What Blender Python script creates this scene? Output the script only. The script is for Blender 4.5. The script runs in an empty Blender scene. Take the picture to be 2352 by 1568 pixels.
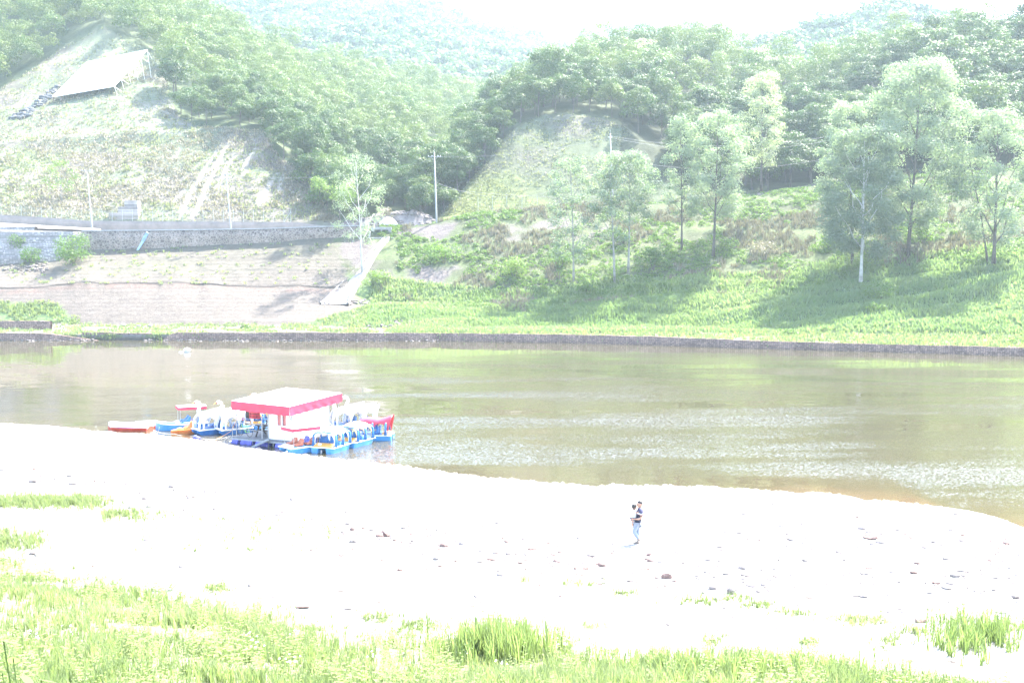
import bpy, bmesh, math, random
import numpy as np
from mathutils import Vector, Matrix
from mathutils.bvhtree import BVHTree

# ------------------------------------------------------------------ camera, sky, sun, exposure
scene = bpy.context.scene
C = scene.collection
W_D, H_D = 2352.0, 1568.0           # picture units used for measuring
FP = 2543.0                         # focal length in those units
CAMZ = 12.0
HORIZ = 622.0
PITCH = math.atan((H_D / 2 - HORIZ) / FP)
cam_d = bpy.data.cameras.new("camera"); cam = bpy.data.objects.new("camera", cam_d); C.objects.link(cam)
cam.location = (0, 0, CAMZ); cam.rotation_euler = (math.pi / 2 - PITCH, 0, 0)
cam_d.sensor_width = 36.0; cam_d.lens = 36.0 * FP / W_D; cam_d.clip_start = 0.3; cam_d.clip_end = 6000
scene.camera = cam

SUN_EL, SUN_AZ = 56.0, 46.0         # azimuth from +y towards +x
world = bpy.data.worlds.new("World"); scene.world = world; world.use_nodes = True
wn = world.node_tree.nodes; wl = world.node_tree.links
sky = wn.new('ShaderNodeTexSky'); sky.sky_type = 'NISHITA'; sky.sun_disc = False
sky.sun_elevation = math.radians(SUN_EL); sky.sun_rotation = math.radians(SUN_AZ)
sky.air_density = 1.0; sky.dust_density = 2.0; sky.ozone_density = 1.0
wl.new(sky.outputs[0], wn['Background'].inputs[0]); wn['Background'].inputs[1].default_value = 0.15
sd = bpy.data.lights.new("sun", 'SUN'); sd.energy = 4.1; sd.angle = math.radians(0.5); sd.color = (1.0, 0.95, 0.88)
sun = bpy.data.objects.new("sun", sd); C.objects.link(sun)
el, az = math.radians(SUN_EL), math.radians(SUN_AZ)
sdir = Vector((math.sin(az) * math.cos(el), math.cos(az) * math.cos(el), math.sin(el)))
sun.rotation_euler = sdir.to_track_quat('Z', 'Y').to_euler(); sun.location = (60, 60, 200)
scene.view_settings.view_transform = 'Standard'; scene.view_settings.look = 'None'
scene.view_settings.exposure = 3.05; scene.view_settings.gamma = 1.0
scene.cycles.volume_bounces = 1; scene.cycles.max_bounces = 6
scene.cycles.sample_clamp_indirect = 6.0

# ------------------------------------------------------------------ helpers
rng = np.random.default_rng(7); random.seed(7)
_c, _s = math.cos(PITCH), math.sin(PITCH)
def ray(u, v):
    x = (u - W_D / 2) / FP; y = (H_D / 2 - v) / FP
    return Vector((x, _c + y * _s, -_s + y * _c))
def P(u, v, Y):                     # the point seen at (u,v) at distance Y
    d = ray(u, v); t = Y / d.y
    return Vector((d.x * t, Y, CAMZ + d.z * t))
def PZ(u, v, z=0.0):
    d = ray(u, v); t = (z - CAMZ) / d.z
    return Vector((d.x * t, d.y * t, z))
def Pn(u, v, Y):
    u = np.asarray(u, float); v = np.asarray(v, float); Y = np.asarray(Y, float)
    x = (u - W_D / 2) / FP; y = (H_D / 2 - v) / FP
    dy = _c + y * _s; dz = -_s + y * _c
    return np.stack([x / dy * Y, Y + 0 * u, CAMZ + dz / dy * Y], -1)
def proj(p):                        # world -> picture units
    x, y, z = p[..., 0], p[..., 1], p[..., 2] - CAMZ
    dd = y * _c - z * _s; uu = y * _s + z * _c
    return W_D / 2 + FP * x / dd, H_D / 2 - FP * uu / dd

def h2(ix, iy, seed):
    n = (ix.astype(np.int64) * 374761393 + iy.astype(np.int64) * 668265263 + seed * 1442695041) & 0xffffffff
    n = ((n ^ (n >> 13)) * 1274126177) & 0xffffffff
    return ((n ^ (n >> 16)) & 0xffff) / 65535.0
def vnoise(x, y, seed=0):
    x = np.asarray(x, float); y = np.asarray(y, float)
    ix = np.floor(x); iy = np.floor(y); fx = x - ix; fy = y - iy
    fx = fx * fx * (3 - 2 * fx); fy = fy * fy * (3 - 2 * fy)
    a = h2(ix, iy, seed); b = h2(ix + 1, iy, seed); c = h2(ix, iy + 1, seed); d = h2(ix + 1, iy + 1, seed)
    return (a * (1 - fx) + b * fx) * (1 - fy) + (c * (1 - fx) + d * fx) * fy
def fbm(x, y, seed=0, o=4):
    s = 0; a = 0.5
    for k in range(o):
        s = s + a * vnoise(np.asarray(x) * 2 ** k, np.asarray(y) * 2 ** k, seed + k * 17); a *= 0.5
    return s / (1 - 0.5 ** o)

def tag(o, label=None, cat=None, group=None, kind=None):
    if label: o['label'] = label
    if cat: o['category'] = cat
    if group: o['group'] = group
    if kind: o['kind'] = kind
    return o
def empty(name, loc, rz=0.0, label=None, cat=None, group=None):
    o = bpy.data.objects.new(name, None); C.objects.link(o); o.location = loc; o.rotation_euler = (0, 0, rz)
    o.empty_display_size = 0.3
    return tag(o, label, cat, group)
def link(name, me, mat=None, parent=None, smooth=False):
    o = bpy.data.objects.new(name, me); C.objects.link(o)
    if mat and not me.materials: me.materials.append(mat)
    if parent: o.parent = parent
    if smooth:
        me.polygons.foreach_set('use_smooth', np.ones(len(me.polygons), bool))
    return o
def np_mesh(name, v, f, attrs=None):
    """v Nx3, f MxK"""
    v = np.ascontiguousarray(v, np.float32); f = np.ascontiguousarray(f, np.int32)
    me = bpy.data.meshes.new(name); K = f.shape[1]
    me.vertices.add(len(v)); me.vertices.foreach_set('co', v.ravel())
    me.loops.add(f.size); me.loops.foreach_set('vertex_index', f.ravel())
    me.polygons.add(len(f)); me.polygons.foreach_set('loop_start', np.arange(0, f.size, K, dtype=np.int32))
    try: me.polygons.foreach_set('loop_total', np.full(len(f), K, np.int32))
    except Exception: pass
    if attrs:
        for k, a in attrs.items():
            a = np.asarray(a, np.float32)
            if a.ndim == 1:
                at = me.attributes.new(k, 'FLOAT', 'POINT'); at.data.foreach_set('value', a)
            else:
                at = me.attributes.new(k, 'FLOAT_COLOR', 'POINT')
                at.data.foreach_set('color', np.concatenate([a, np.ones((len(a), 1), np.float32)], 1).astype(np.float32).ravel())
    me.update(calc_edges=True); me.validate()
    return me
def grid_faces(nr, nc):
    i = np.arange(nr * nc).reshape(nr, nc)
    return np.stack([i[:-1, :-1], i[:-1, 1:], i[1:, 1:], i[1:, :-1]], -1).reshape(-1, 4)

class MB:
    def __init__(s): s.v = []; s.f = []
    def _add(s, vs, fs):
        b = len(s.v); s.v += [tuple(p) for p in vs]; s.f += [tuple(i + b for i in f) for f in fs]; return s
    def box(s, c, d, rot=None, bev=0.0):
        x, y, z = d[0] / 2, d[1] / 2, d[2] / 2; c = Vector(c)
        vs = [Vector((a, b, e)) for a in (-x, x) for b in (-y, y) for e in (-z, z)]
        if rot is not None: vs = [rot @ p for p in vs]
        return s._add([p + c for p in vs], [(0, 1, 3, 2), (4, 6, 7, 5), (0, 4, 5, 1), (2, 3, 7, 6), (0, 2, 6, 4), (1, 5, 7, 3)])
    def bar(s, a, b, w=0.05, h=None):
        a = Vector(a); b = Vector(b); d = b - a; h = h or w
        q = d.to_track_quat('X', 'Z').to_matrix()
        return s.box((a + b) / 2, (d.length, w, h), q)
    def tube(s, pts, r, n=8, caps=True):
        pts = [Vector(p) for p in pts]; m = len(pts)
        if not hasattr(r, '__len__'): r = [r] * m
        vs = []; up = Vector((0.3, 0.2, 1)).normalized()
        t0 = (pts[1] - pts[0]).normalized(); a = t0.cross(up)
        if a.length < 0.1: a = t0.cross(Vector((1, 0, 0)))
        a.normalize()
        for i in range(m):
            t = (pts[min(i + 1, m - 1)] - pts[max(i - 1, 0)]).normalized()
            a = (a - t * a.dot(t)).normalized(); b = t.cross(a)
            for k in range(n):
                th = 2 * math.pi * k / n
                vs.append(pts[i] + (a * math.cos(th) + b * math.sin(th)) * r[i])
        fs = [(i * n + k, i * n + (k + 1) % n, (i + 1) * n + (k + 1) % n, (i + 1) * n + k) for i in range(m - 1) for k in range(n)]
        if caps: fs += [tuple(range(n))[::-1], tuple((m - 1) * n + k for k in range(n))]
        return s._add(vs, fs)
    def ell(s, c, r, nu=12, nv=8, rot=None):
        c = Vector(c); vs = []
        for j in range(nv + 1):
            ph = math.pi * j / nv
            for i in range(nu):
                th = 2 * math.pi * i / nu
                p = Vector((r[0] * math.sin(ph) * math.cos(th), r[1] * math.sin(ph) * math.sin(th), r[2] * math.cos(ph)))
                if rot is not None: p = rot @ p
                vs.append(p + c)
        fs = [(j * nu + i, (j + 1) * nu + i, (j + 1) * nu + (i + 1) % nu, j * nu + (i + 1) % nu) for j in range(nv) for i in range(nu)]
        return s._add(vs, fs)
    def loft(s, secs, caps=True):
        n = len(secs[0]); vs = [p for q in secs for p in q]
        fs = [(i * n + k, i * n + (k + 1) % n, (i + 1) * n + (k + 1) % n, (i + 1) * n + k) for i in range(len(secs) - 1) for k in range(n)]
        if caps: fs += [tuple(range(n))[::-1], tuple((len(secs) - 1) * n + k for k in range(n))]
        return s._add(vs, fs)
    def prism(s, poly, a, b):          # polygon of xyz points extruded a->b offset
        n = len(poly); a = Vector(a); b = Vector(b)
        vs = [Vector(p) + a for p in poly] + [Vector(p) + b for p in poly]
        return s._add(vs, [tuple(range(n))[::-1], tuple(range(n, 2 * n))] + [(k, (k + 1) % n, n + (k + 1) % n, n + k) for k in range(n)])
    def build(s, name, mat, parent=None, smooth=False, bevel=0.0, label=None):
        me = bpy.data.meshes.new(name); me.from_pydata(s.v, [], s.f)
        bm = bmesh.new(); bm.from_mesh(me); bmesh.ops.recalc_face_normals(bm, faces=bm.faces)
        if bevel: bmesh.ops.bevel(bm, geom=bm.edges[:], offset=bevel, segments=1, affect='EDGES', clamp_overlap=True)
        bm.to_mesh(me); bm.free(); me.materials.append(mat); me.update()
        o = link(name, me, None, parent, smooth)
        if label: o['label'] = label
        return o

# ------------------------------------------------------------------ materials
def mat_base(name):
    m = bpy.data.materials.new(name); m.use_nodes = True
    nt = m.node_tree; return m, nt, nt.nodes['Principled BSDF'], nt.nodes['Material Output']
def N(nt, t, **kw):
    n = nt.nodes.new(t)
    for k, v in kw.items():
        if k.startswith('i_'): n.inputs[int(k[2:])].default_value = v
        else: setattr(n, k, v)
    return n
def ramp(nt, fac, stops):
    r = nt.nodes.new('ShaderNodeValToRGB'); e = r.color_ramp.elements
    while len(e) < len(stops): e.new(0.5)
    for k, (p, c) in enumerate(stops):
        e[k].position = p; e[k].color = (c[0], c[1], c[2], 1)
    nt.links.new(fac, r.inputs[0]); return r.outputs[0]
def noise_node(nt, scale, detail=4, rough=0.6, coord='Object', stretch=None):
    tc = nt.nodes.new('ShaderNodeTexCoord'); n = nt.nodes.new('ShaderNodeTexNoise')
    n.inputs['Scale'].default_value = scale; n.inputs['Detail'].default_value = detail; n.inputs['Roughness'].default_value = rough
    src = tc.outputs[coord]
    if stretch:
        mp = nt.nodes.new('ShaderNodeMapping'); mp.inputs['Scale'].default_value = stretch
        nt.links.new(src, mp.inputs[0]); src = mp.outputs[0]
    nt.links.new(src, n.inputs['Vector']); return n.outputs[0]
def mixc(nt, fac, a, b, blend='MIX'):
    m = nt.nodes.new('ShaderNodeMix'); m.data_type = 'RGBA'; m.blend_type = blend
    for s, sock in ((fac, m.inputs[0]), (a, m.inputs[6]), (b, m.inputs[7])):
        if isinstance(s, (int, float)): sock.default_value = s
        elif isinstance(s, tuple): sock.default_value = (s[0], s[1], s[2], 1)
        else: nt.links.new(s, sock)
    return m.outputs[2]
def plain(name, col, rough=0.5, var=0.12, scale=3.0, metal=0.0, bump=0.0, bscale=20, spec=0.5):
    m, nt, b, out = mat_base(name)
    f = noise_node(nt, scale, 5, 0.65)
    lo = tuple(c * (1 - var * 1.6) for c in col); hi = tuple(min(1, c * (1 + var)) for c in col)
    nt.links.new(ramp(nt, f, [(0.3, lo), (0.65, hi)]), b.inputs['Base Color'])
    b.inputs['Roughness'].default_value = rough; b.inputs['Metallic'].default_value = metal
    b.inputs['Specular IOR Level'].default_value = spec
    if bump:
        bp = nt.nodes.new('ShaderNodeBump'); bp.inputs['Strength'].default_value = bump; bp.inputs['Distance'].default_value = 0.03
        nt.links.new(noise_node(nt, bscale, 5), bp.inputs['Height']); nt.links.new(bp.outputs[0], b.inputs['Normal'])
    return m
def leafmat(name, c0, c1, c2, trans=0.35, attr='tint'):
    """leaf colour from a per-leaf tint attribute and per-object random"""
    m, nt, b, out = mat_base(name)
    at = N(nt, 'ShaderNodeAttribute', attribute_name=attr); oi = nt.nodes.new('ShaderNodeObjectInfo')
    ad = N(nt, 'ShaderNodeMath', operation='MULTIPLY_ADD'); nt.links.new(oi.outputs['Random'], ad.inputs[0]); ad.inputs[1].default_value = 0.5
    mu = N(nt, 'ShaderNodeMath', operation='MULTIPLY'); nt.links.new(at.outputs['Fac'], mu.inputs[0]); mu.inputs[1].default_value = 0.5
    nt.links.new(mu.outputs[0], ad.inputs[2])
    col = ramp(nt, ad.outputs[0], [(0.08, c0), (0.5, c1), (0.92, c2)])
    nt.links.new(col, b.inputs['Base Color']); b.inputs['Roughness'].default_value = 0.55; b.inputs['Specular IOR Level'].default_value = 0.25
    tr = nt.nodes.new('ShaderNodeBsdfTranslucent'); nt.links.new(mixc(nt, 1.0, col, (1.55, 1.75, 1.0), 'MULTIPLY'), tr.inputs[0])
    mx = nt.nodes.new('ShaderNodeMixShader'); mx.inputs[0].default_value = trans
    nt.links.new(b.outputs[0], mx.inputs[1]); nt.links.new(tr.outputs[0], mx.inputs[2]); nt.links.new(mx.outputs[0], out.inputs[0])
    return m
def attrmat(name, rough=0.9, nscale=0.8, nvar=0.35, bump=0.6, bscale=2.5, bdist=0.3, stretch=None):
    m, nt, b, out = mat_base(name)
    at = N(nt, 'ShaderNodeAttribute', attribute_name='col')
    f = noise_node(nt, nscale, 8, 0.7, 'Object', stretch)
    g = ramp(nt, f, [(0.3, (1 - nvar,) * 3), (0.7, (1 + nvar * 0.6,) * 3)])
    nt.links.new(mixc(nt, 1.0, at.outputs['Color'], g, 'MULTIPLY'), b.inputs['Base Color'])
    b.inputs['Roughness'].default_value = rough; b.inputs['Specular IOR Level'].default_value = 0.2
    bp = nt.nodes.new('ShaderNodeBump'); bp.inputs['Strength'].default_value = bump; bp.inputs['Distance'].default_value = bdist
    nt.links.new(noise_node(nt, bscale, 8, 0.7, 'Object', stretch), bp.inputs['Height']); nt.links.new(bp.outputs[0], b.inputs['Normal'])
    return m
M = {}
M['white'] = plain('white_paint', (0.80, 0.80, 0.80), 0.35, 0.05)
M['whiteshell'] = plain('white_gelcoat', (0.78, 0.79, 0.80), 0.3, 0.06)
M['blue'] = plain('blue_gelcoat', (0.03, 0.16, 0.42), 0.35, 0.15)
M['lblue'] = plain('light_blue_gelcoat', (0.07, 0.30, 0.60), 0.35, 0.12)
M['red'] = plain('red_gelcoat', (0.55, 0.03, 0.06), 0.35, 0.12)
M['redcloth'] = plain('red_canvas', (0.50, 0.025, 0.065), 0.6, 0.15, 1.5, bump=0.5, bscale=2)
M['orange'] = plain('orange_gelcoat', (0.65, 0.17, 0.03), 0.4, 0.12)
M['yellow'] = plain('yellow_gelcoat', (0.65, 0.33, 0.06), 0.4, 0.12)
M['cream'] = plain('cream_gelcoat', (0.60, 0.47, 0.20), 0.4, 0.1)
M['purple'] = plain('purple_plastic', (0.10, 0.10, 0.42), 0.4, 0.2)
M['seator'] = plain('faded_orange_seat', (0.45, 0.13, 0.07), 0.5, 0.15)
M['steel'] = plain('galvanised_steel', (0.34, 0.35, 0.36), 0.45, 0.15, metal=0.3)
M['darkwood'] = plain('dark_stained_wood', (0.045, 0.032, 0.03), 0.6, 0.3, 6)
M['deckm'] = plain('grey_deck_boards', (0.17, 0.17, 0.18), 0.7, 0.2, 4)
M['black'] = plain('black_rubber', (0.02, 0.02, 0.022), 0.6, 0.2)
M['rope'] = plain('white_rope', (0.55, 0.52, 0.48), 0.8, 0.1, 10)
M['orope'] = plain('orange_rope', (0.6, 0.3, 0.12), 0.8, 0.1, 10)
M['green'] = plain('lime_paint', (0.25, 0.55, 0.12), 0.4, 0.1)
M['concrete'] = plain('pale_concrete', (0.30, 0.29, 0.28), 0.85, 0.18, 0.8, bump=0.5)
M['concretegrey'] = plain('grey_concrete', (0.225, 0.185, 0.16), 0.85, 0.15, 0.5, bump=0.5)
M['polec'] = plain('pole_concrete', (0.27, 0.27, 0.27), 0.8, 0.12, 1.5)
M['glass'] = plain('dark_window_glass', (0.05, 0.04, 0.05), 0.08, 0.1)
M['curtain'] = plain('pink_curtain', (0.42, 0.14, 0.13), 0.8, 0.2, 5)
M['bark'] = plain('grey_brown_bark', (0.085, 0.07, 0.06), 0.9, 0.3, 2, bump=0.6)
M['palebark'] = plain('pale_poplar_bark', (0.22, 0.21, 0.19), 0.85, 0.3, 1.2, bump=0.5)
M['whitebark'] = plain('white_poplar_bark', (0.42, 0.41, 0.39), 0.85, 0.25, 1.2, bump=0.5)
M['wire'] = plain('wire', (0.10, 0.11, 0.13), 0.6, 0.1)
# ------------------------------------------------------------------ near shore (beach, embankment, river bed) as one height sheet
_sh = [(-500, 962), (-200, 966), (0, 975), (100, 979), (250, 992), (400, 1004), (540, 1023), (640, 1038), (760, 1053), (880, 1064), (1000, 1083), (1100, 1096), (1200, 1103),
       (1300, 1113), (1365, 1120), (1420, 1115), (1600, 1119), (1800, 1130), (1930, 1139), (1972, 1156), (2010, 1152), (2100, 1158), (2200, 1172), (2290, 1202), (2352, 1228), (2450, 1290), (2600, 1370)]
_shp = [PZ(u, v, 0.0) for u, v in _sh]
_shp.sort(key=lambda p: p.x)
SHX = np.array([p.x for p in _shp]); SHY = np.array([p.y for p in _shp])
def yshore(x): return np.interp(x, SHX, SHY) + (fbm(np.asarray(x) * 0.45, 0 * np.asarray(x), 5) - 0.5) * 1.3 + (vnoise(np.asarray(x) * 2.2, 0 * np.asarray(x), 9) - 0.5) * 0.35
_to = [(-400, 1215), (0, 1262), (100, 1290), (200, 1320), (350, 1348), (550, 1382), (700, 1405), (850, 1450), (1000, 1462), (1150, 1480), (1300, 1484), (1600, 1492), (1850, 1508), (2050, 1520), (2200, 1565), (2500, 1620)]
_top = sorted([PZ(u, v, 1.15) for u, v in _to], key=lambda p: p.x)
TOX = np.array([p.x for p in _top]); TOY = np.array([p.y for p in _top])
def ytoe(x): return np.interp(x, TOX, TOY)
def zbeach(x, y):
    x = np.asarray(x, float); y = np.asarray(y, float)
    d = yshore(x) - y
    up = 1.15 * (1 - np.exp(-np.maximum(d, 0) / 5.0)) * (0.9 + 0.25 * fbm(x * 0.08, y * 0.12, 3))
    up = up + np.clip(d / 3, 0, 1) * (0.10 * (fbm(x * 0.5, y * 0.9, 31) - 0.5) + 0.035 * (fbm(x * 3, y * 3, 41) - 0.5))
    dn = -0.16 * np.maximum(-d, 0)
    z = np.where(d > 0, up, np.maximum(dn, -2.6))
    t = np.clip((ytoe(x) - y) / np.maximum(ytoe(x), 1), 0, 1)
    z = z + (10.4 - 1.15) * t ** 1.2 + np.clip(t * 6, 0, 1) * 0.35 * (fbm(x * 0.35, y * 0.35, 77) - 0.5)
    return z
def hitb(u, v):                     # beach point seen at (u,v)
    d = ray(u, v); ts = np.linspace(8, 130, 3000)
    xs, ys, zs = d.x * ts, d.y * ts, CAMZ + d.z * ts
    k = np.argmax(zs < np.maximum(zbeach(xs, ys), 0.0)); t = ts[k]
    return Vector((d.x * t, d.y * t, float(zbeach(d.x * t, d.y * t))))
xs = np.concatenate([np.linspace(-260, -62, 60), np.linspace(-60, 40, 560), np.linspace(42, 200, 60)])
ys = np.concatenate([np.linspace(-25, 8, 24), np.linspace(8.3, 48, 250), np.linspace(48.2, 100, 260), np.linspace(101, 120, 10)])
X, Y = np.meshgrid(xs, ys); Z = zbeach(X, Y)
Z = np.where(Y < 2, np.minimum(Z, 10.4), Z)
gm = np.clip((ytoe(X) - Y) / 3.5 + 0.3, 0, 1)[..., None]
n1 = fbm(X * 0.25, Y * 0.4, 11)[..., None]
colb = np.array([0.31, 0.297, 0.28]) * (0.85 + 0.3 * n1)
wet = np.exp(-np.abs(yshore(X) - Y) / 0.5)[..., None]
colb = colb * (1 - 0.25 * wet * (np.asarray(Z < 0.1)[..., None]))
shal = (Z < 0)[..., None]; colb = np.where(shal, np.array([0.20, 0.13, 0.06]) * (0.6 + 0.8 * n1), colb)
colb = colb * (1 - gm * 0.75) + np.array([0.16, 0.19, 0.085]) * gm * 0.75
me = np_mesh('beach', np.stack([X, Y, Z], -1).reshape(-1, 3), grid_faces(*X.shape), {'col': colb.reshape(-1, 3)})
beach_mat = attrmat('pale_gravel', 0.95, 5.0, 0.22, 0.9, 11.0, 0.07)
nt = beach_mat.node_tree; b = nt.nodes['Principled BSDF']; src = b.inputs['Base Color'].links[0].from_socket
tc = nt.nodes.new('ShaderNodeTexCoord'); vo_ = nt.nodes.new('ShaderNodeTexVoronoi'); vo_.inputs['Scale'].default_value = 5.5; nt.links.new(tc.outputs['Object'], vo_.inputs['Vector'])
sp = nt.nodes.new('ShaderNodeSeparateColor'); nt.links.new(vo_.outputs['Color'], sp.inputs[0])
dk = ramp(nt, sp.outputs[0], [(0.0, (0.22, 0.20, 0.19)), (0.06, (0.34, 0.31, 0.30)), (0.13, (1, 1, 1)), (1.0, (1.08, 1.07, 1.05))])
ft = ramp(nt, noise_node(nt, 0.35, 4, 0.6), [(0.42, (0, 0, 0)), (0.62, (1, 1, 1))]); dk = mixc(nt, ft, (1.0, 1.0, 1.0), dk)
nt.links.new(mixc(nt, 1.0, src, dk, 'MULTIPLY'), b.inputs['Base Color'])
tag(link('gravel_beach', me, beach_mat, smooth=True), kind='structure')

# ------------------------------------------------------------------ water
wx = np.concatenate([np.linspace(-1600, -130, 12), np.linspace(-120, 120, 240), np.linspace(130, 1600, 12)])
wy = np.concatenate([np.linspace(40, 100, 150), np.linspace(101, 190, 60), np.linspace(192, 260, 6)])
X, Y = np.meshgrid(wx, wy)
dep = np.clip((Y - yshore(X)) / (5.0 + 7 * np.clip((X - 12) / 8, 0, 1)), 0, 1)
f = 1 - (1 - np.maximum(dep, 0)) * (0.2 + 0.8 * np.clip((X - 8) / 8, 0, 1))
me = np_mesh('river', np.stack([X, Y, 0 * X], -1).reshape(-1, 3), grid_faces(*X.shape), {'deep': f.reshape(-1)})
m, nt, b, out = mat_base('river_water')
at = N(nt, 'ShaderNodeAttribute', attribute_name='deep')
col = ramp(nt, at.outputs['Fac'], [(0.0, (0.095, 0.066, 0.036)), (0.35, (0.062, 0.050, 0.026)), (1.0, (0.052, 0.046, 0.027))])
big = noise_node(nt, 0.03, 3, 0.5, 'Object')
col = mixc(nt, 1.0, col, ramp(nt, big, [(0.3, (0.9, 0.9, 0.9)), (0.7, (1.1, 1.08, 1.05))]), 'MULTIPLY')
nt.links.new(col, b.inputs['Base Color']); b.inputs['Roughness'].default_value = 0.03; b.inputs['IOR'].default_value = 1.33
WAVE = 1.7
# wind ripples: patches of steep little waves between calm stretches
mask = ramp(nt, noise_node(nt, 0.055, 4, 0.6, 'Object', (0.45, 1.6, 1)), [(0.42, (0, 0, 0)), (0.72, (1, 1, 1))])
gx = N(nt, 'ShaderNodeTexCoord'); sx = N(nt, 'ShaderNodeSeparateXYZ'); nt.links.new(gx.outputs['Object'], sx.inputs[0])
mr = N(nt, 'ShaderNodeMapRange'); mr.inputs['From Min'].default_value = -50; mr.inputs['From Max'].default_value = -14
nt.links.new(sx.outputs['X'], mr.inputs[0])
my = N(nt, 'ShaderNodeMapRange'); my.inputs['From Min'].default_value = 172; my.inputs['From Max'].default_value = 120
nt.links.new(sx.outputs['Y'], my.inputs[0])
mm = N(nt, 'ShaderNodeMath', operation='MULTIPLY'); nt.links.new(mr.outputs[0], mm.inputs[0]); nt.links.new(my.outputs[0], mm.inputs[1])
m2 = N(nt, 'ShaderNodeMath', operation='MULTIPLY'); nt.links.new(mm.outputs[0], m2.inputs[0]); nt.links.new(mask, m2.inputs[1])
m3 = N(nt, 'ShaderNodeMath', operation='MULTIPLY_ADD'); nt.links.new(m2.outputs[0], m3.inputs[0]); m3.inputs[1].default_value = 1.0; m3.inputs[2].default_value = 0.012
def slope(scale, amp, stretch, seed):
    tcn = nt.nodes.new('ShaderNodeTexCoord'); mpn = nt.nodes.new('ShaderNodeMapping'); mpn.inputs['Scale'].default_value = stretch; mpn.inputs['Location'].default_value = (seed, seed, 0)
    nn = nt.nodes.new('ShaderNodeTexNoise'); nn.inputs['Scale'].default_value = scale; nn.inputs['Detail'].default_value = 2; nn.inputs['Roughness'].default_value = 0.6
    nt.links.new(tcn.outputs['Object'], mpn.inputs[0]); nt.links.new(mpn.outputs[0], nn.inputs['Vector'])
    sb = N(nt, 'ShaderNodeVectorMath', operation='SUBTRACT'); nt.links.new(nn.outputs['Color'], sb.inputs[0]); sb.inputs[1].default_value = (0.5, 0.5, 0.5)
    sc_ = N(nt, 'ShaderNodeVectorMath', operation='SCALE'); nt.links.new(sb.outputs[0], sc_.inputs[0])
    if isinstance(amp, float): sc_.inputs['Scale'].default_value = amp
    else: nt.links.new(amp, sc_.inputs['Scale'])
    return sc_.outputs[0]
amp = N(nt, 'ShaderNodeMath', operation='MULTIPLY_ADD'); nt.links.new(m3.outputs[0], amp.inputs[0]); amp.inputs[1].default_value = WAVE; amp.inputs[2].default_value = 0.0
amp0 = amp; amp = N(nt, 'ShaderNodeMath', operation='MULTIPLY'); nt.links.new(amp0.outputs[0], amp.inputs[0]); nt.links.new(at.outputs['Fac'], amp.inputs[1])
sl1 = slope(13.0, amp.outputs[0], (0.5, 1.0, 1), 3.0); sl2 = slope(0.9, 0.05, (0.35, 1.0, 1), 9.0)
av = N(nt, 'ShaderNodeVectorMath', operation='ADD'); nt.links.new(sl1, av.inputs[0]); nt.links.new(sl2, av.inputs[1])
fl = N(nt, 'ShaderNodeVectorMath', operation='MULTIPLY'); nt.links.new(av.outputs[0], fl.inputs[0]); fl.inputs[1].default_value = (1, 1, 0)
zz_ = N(nt, 'ShaderNodeVectorMath', operation='ADD'); nt.links.new(fl.outputs[0], zz_.inputs[0]); zz_.inputs[1].default_value = (0, 0, 1)
nz_ = N(nt, 'ShaderNodeVectorMath', operation='NORMALIZE'); nt.links.new(zz_.outputs[0], nz_.inputs[0]); nt.links.new(nz_.outputs[0], b.inputs['Normal'])
tag(link('river_water', me, m, smooth=True), kind='structure')

# ------------------------------------------------------------------ far bank and hills: lofted terrain sheets
def I(u, pts):
    a = np.array(pts, float); return np.interp(u, a[:, 0], a[:, 1])
UB = np.arange(-900, 3300, 4.0)
VW = [(-900, 782), (0, 782), (450, 782), (700, 783), (1000, 783), (1300, 788), (1500, 793), (1700, 800), (2000, 808), (2352, 818), (3300, 842)]
VT = [(-900, 764), (0, 764), (450, 763), (700, 763), (1000, 765), (1300, 768), (1500, 773), (1700, 781), (2000, 790), (2352, 798), (3300, 820)]
def zplane_Y(u, v, z): 
    y = (H_D / 2 - v) / FP; dy = _c + y * _s; dz = -_s + y * _c
    return (z - CAMZ) / dz * dy
def Ywat(u): return zplane_Y(u, I(u, VW), 0.0)
def loft(lines, U, rows, amp, seed):
    """lines: list of Nx3 arrays over U; rows: rows per gap; amp: bump height per line"""
    out = []; ss = []
    for k in range(len(lines) - 1):
        n = rows[k]
        for j in range(n + (k == len(lines) - 2)):
            t = j / n
            p = lines[k] * (1 - t) + lines[k + 1] * t
            a = amp[k] * (1 - t) + amp[k + 1] * t
            q = p.copy()
            q[:, 2] += a * ((fbm(p[:, 0] * 0.12, (p[:, 1] + p[:, 2]) * 0.12, seed, 5) - 0.5) * 2)
            out.append(q); ss.append(k + t)
    return np.stack(out), np.array(ss)
yw = Ywat(UB)
l0 = Pn(UB, I(UB, VW), yw + 0.8); l0[:, 2] = -1.2
l1 = Pn(UB, I(UB, VT), yw + 0.75)
l1[:, 2] -= 0.25 * ((UB < 1120) & (UB > 120)) + 0.12
vfoot = I(UB, [(-900, 745), (0, 745), (450, 748), (850, 752), (1000, 755), (1300, 752), (1600, 753), (1900, 765), (2352, 777), (3300, 795)])
l2 = Pn(UB, vfoot, zplane_Y(UB, vfoot, 1.75))
vs = I(UB, [(-900, 656), (0, 662), (80, 660), (170, 650), (300, 648), (420, 649), (560, 656), (700, 657), (780, 660), (850, 690), (1000, 692), (1150, 695), (1300, 690), (1450, 660), (1600, 648), (1900, 655), (2100, 640), (2352, 610), (3300, 580)])
Ys = yw + I(UB, [(-900, 31), (780, 32), (900, 28), (1300, 30), (1700, 44), (2352, 45), (3300, 45)])
vcr = (fbm(UB * 0.02, 0 * UB, 61) - 0.5) * 7 * np.clip((760 - UB) / 60, 0, 1)
l3 = Pn(UB, vs + 1.6 + vcr, Ys)
l3b = Pn(UB, vs - 0.6 + vcr, Ys + 0.15 + 0.3 * (UB > 800))
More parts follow.
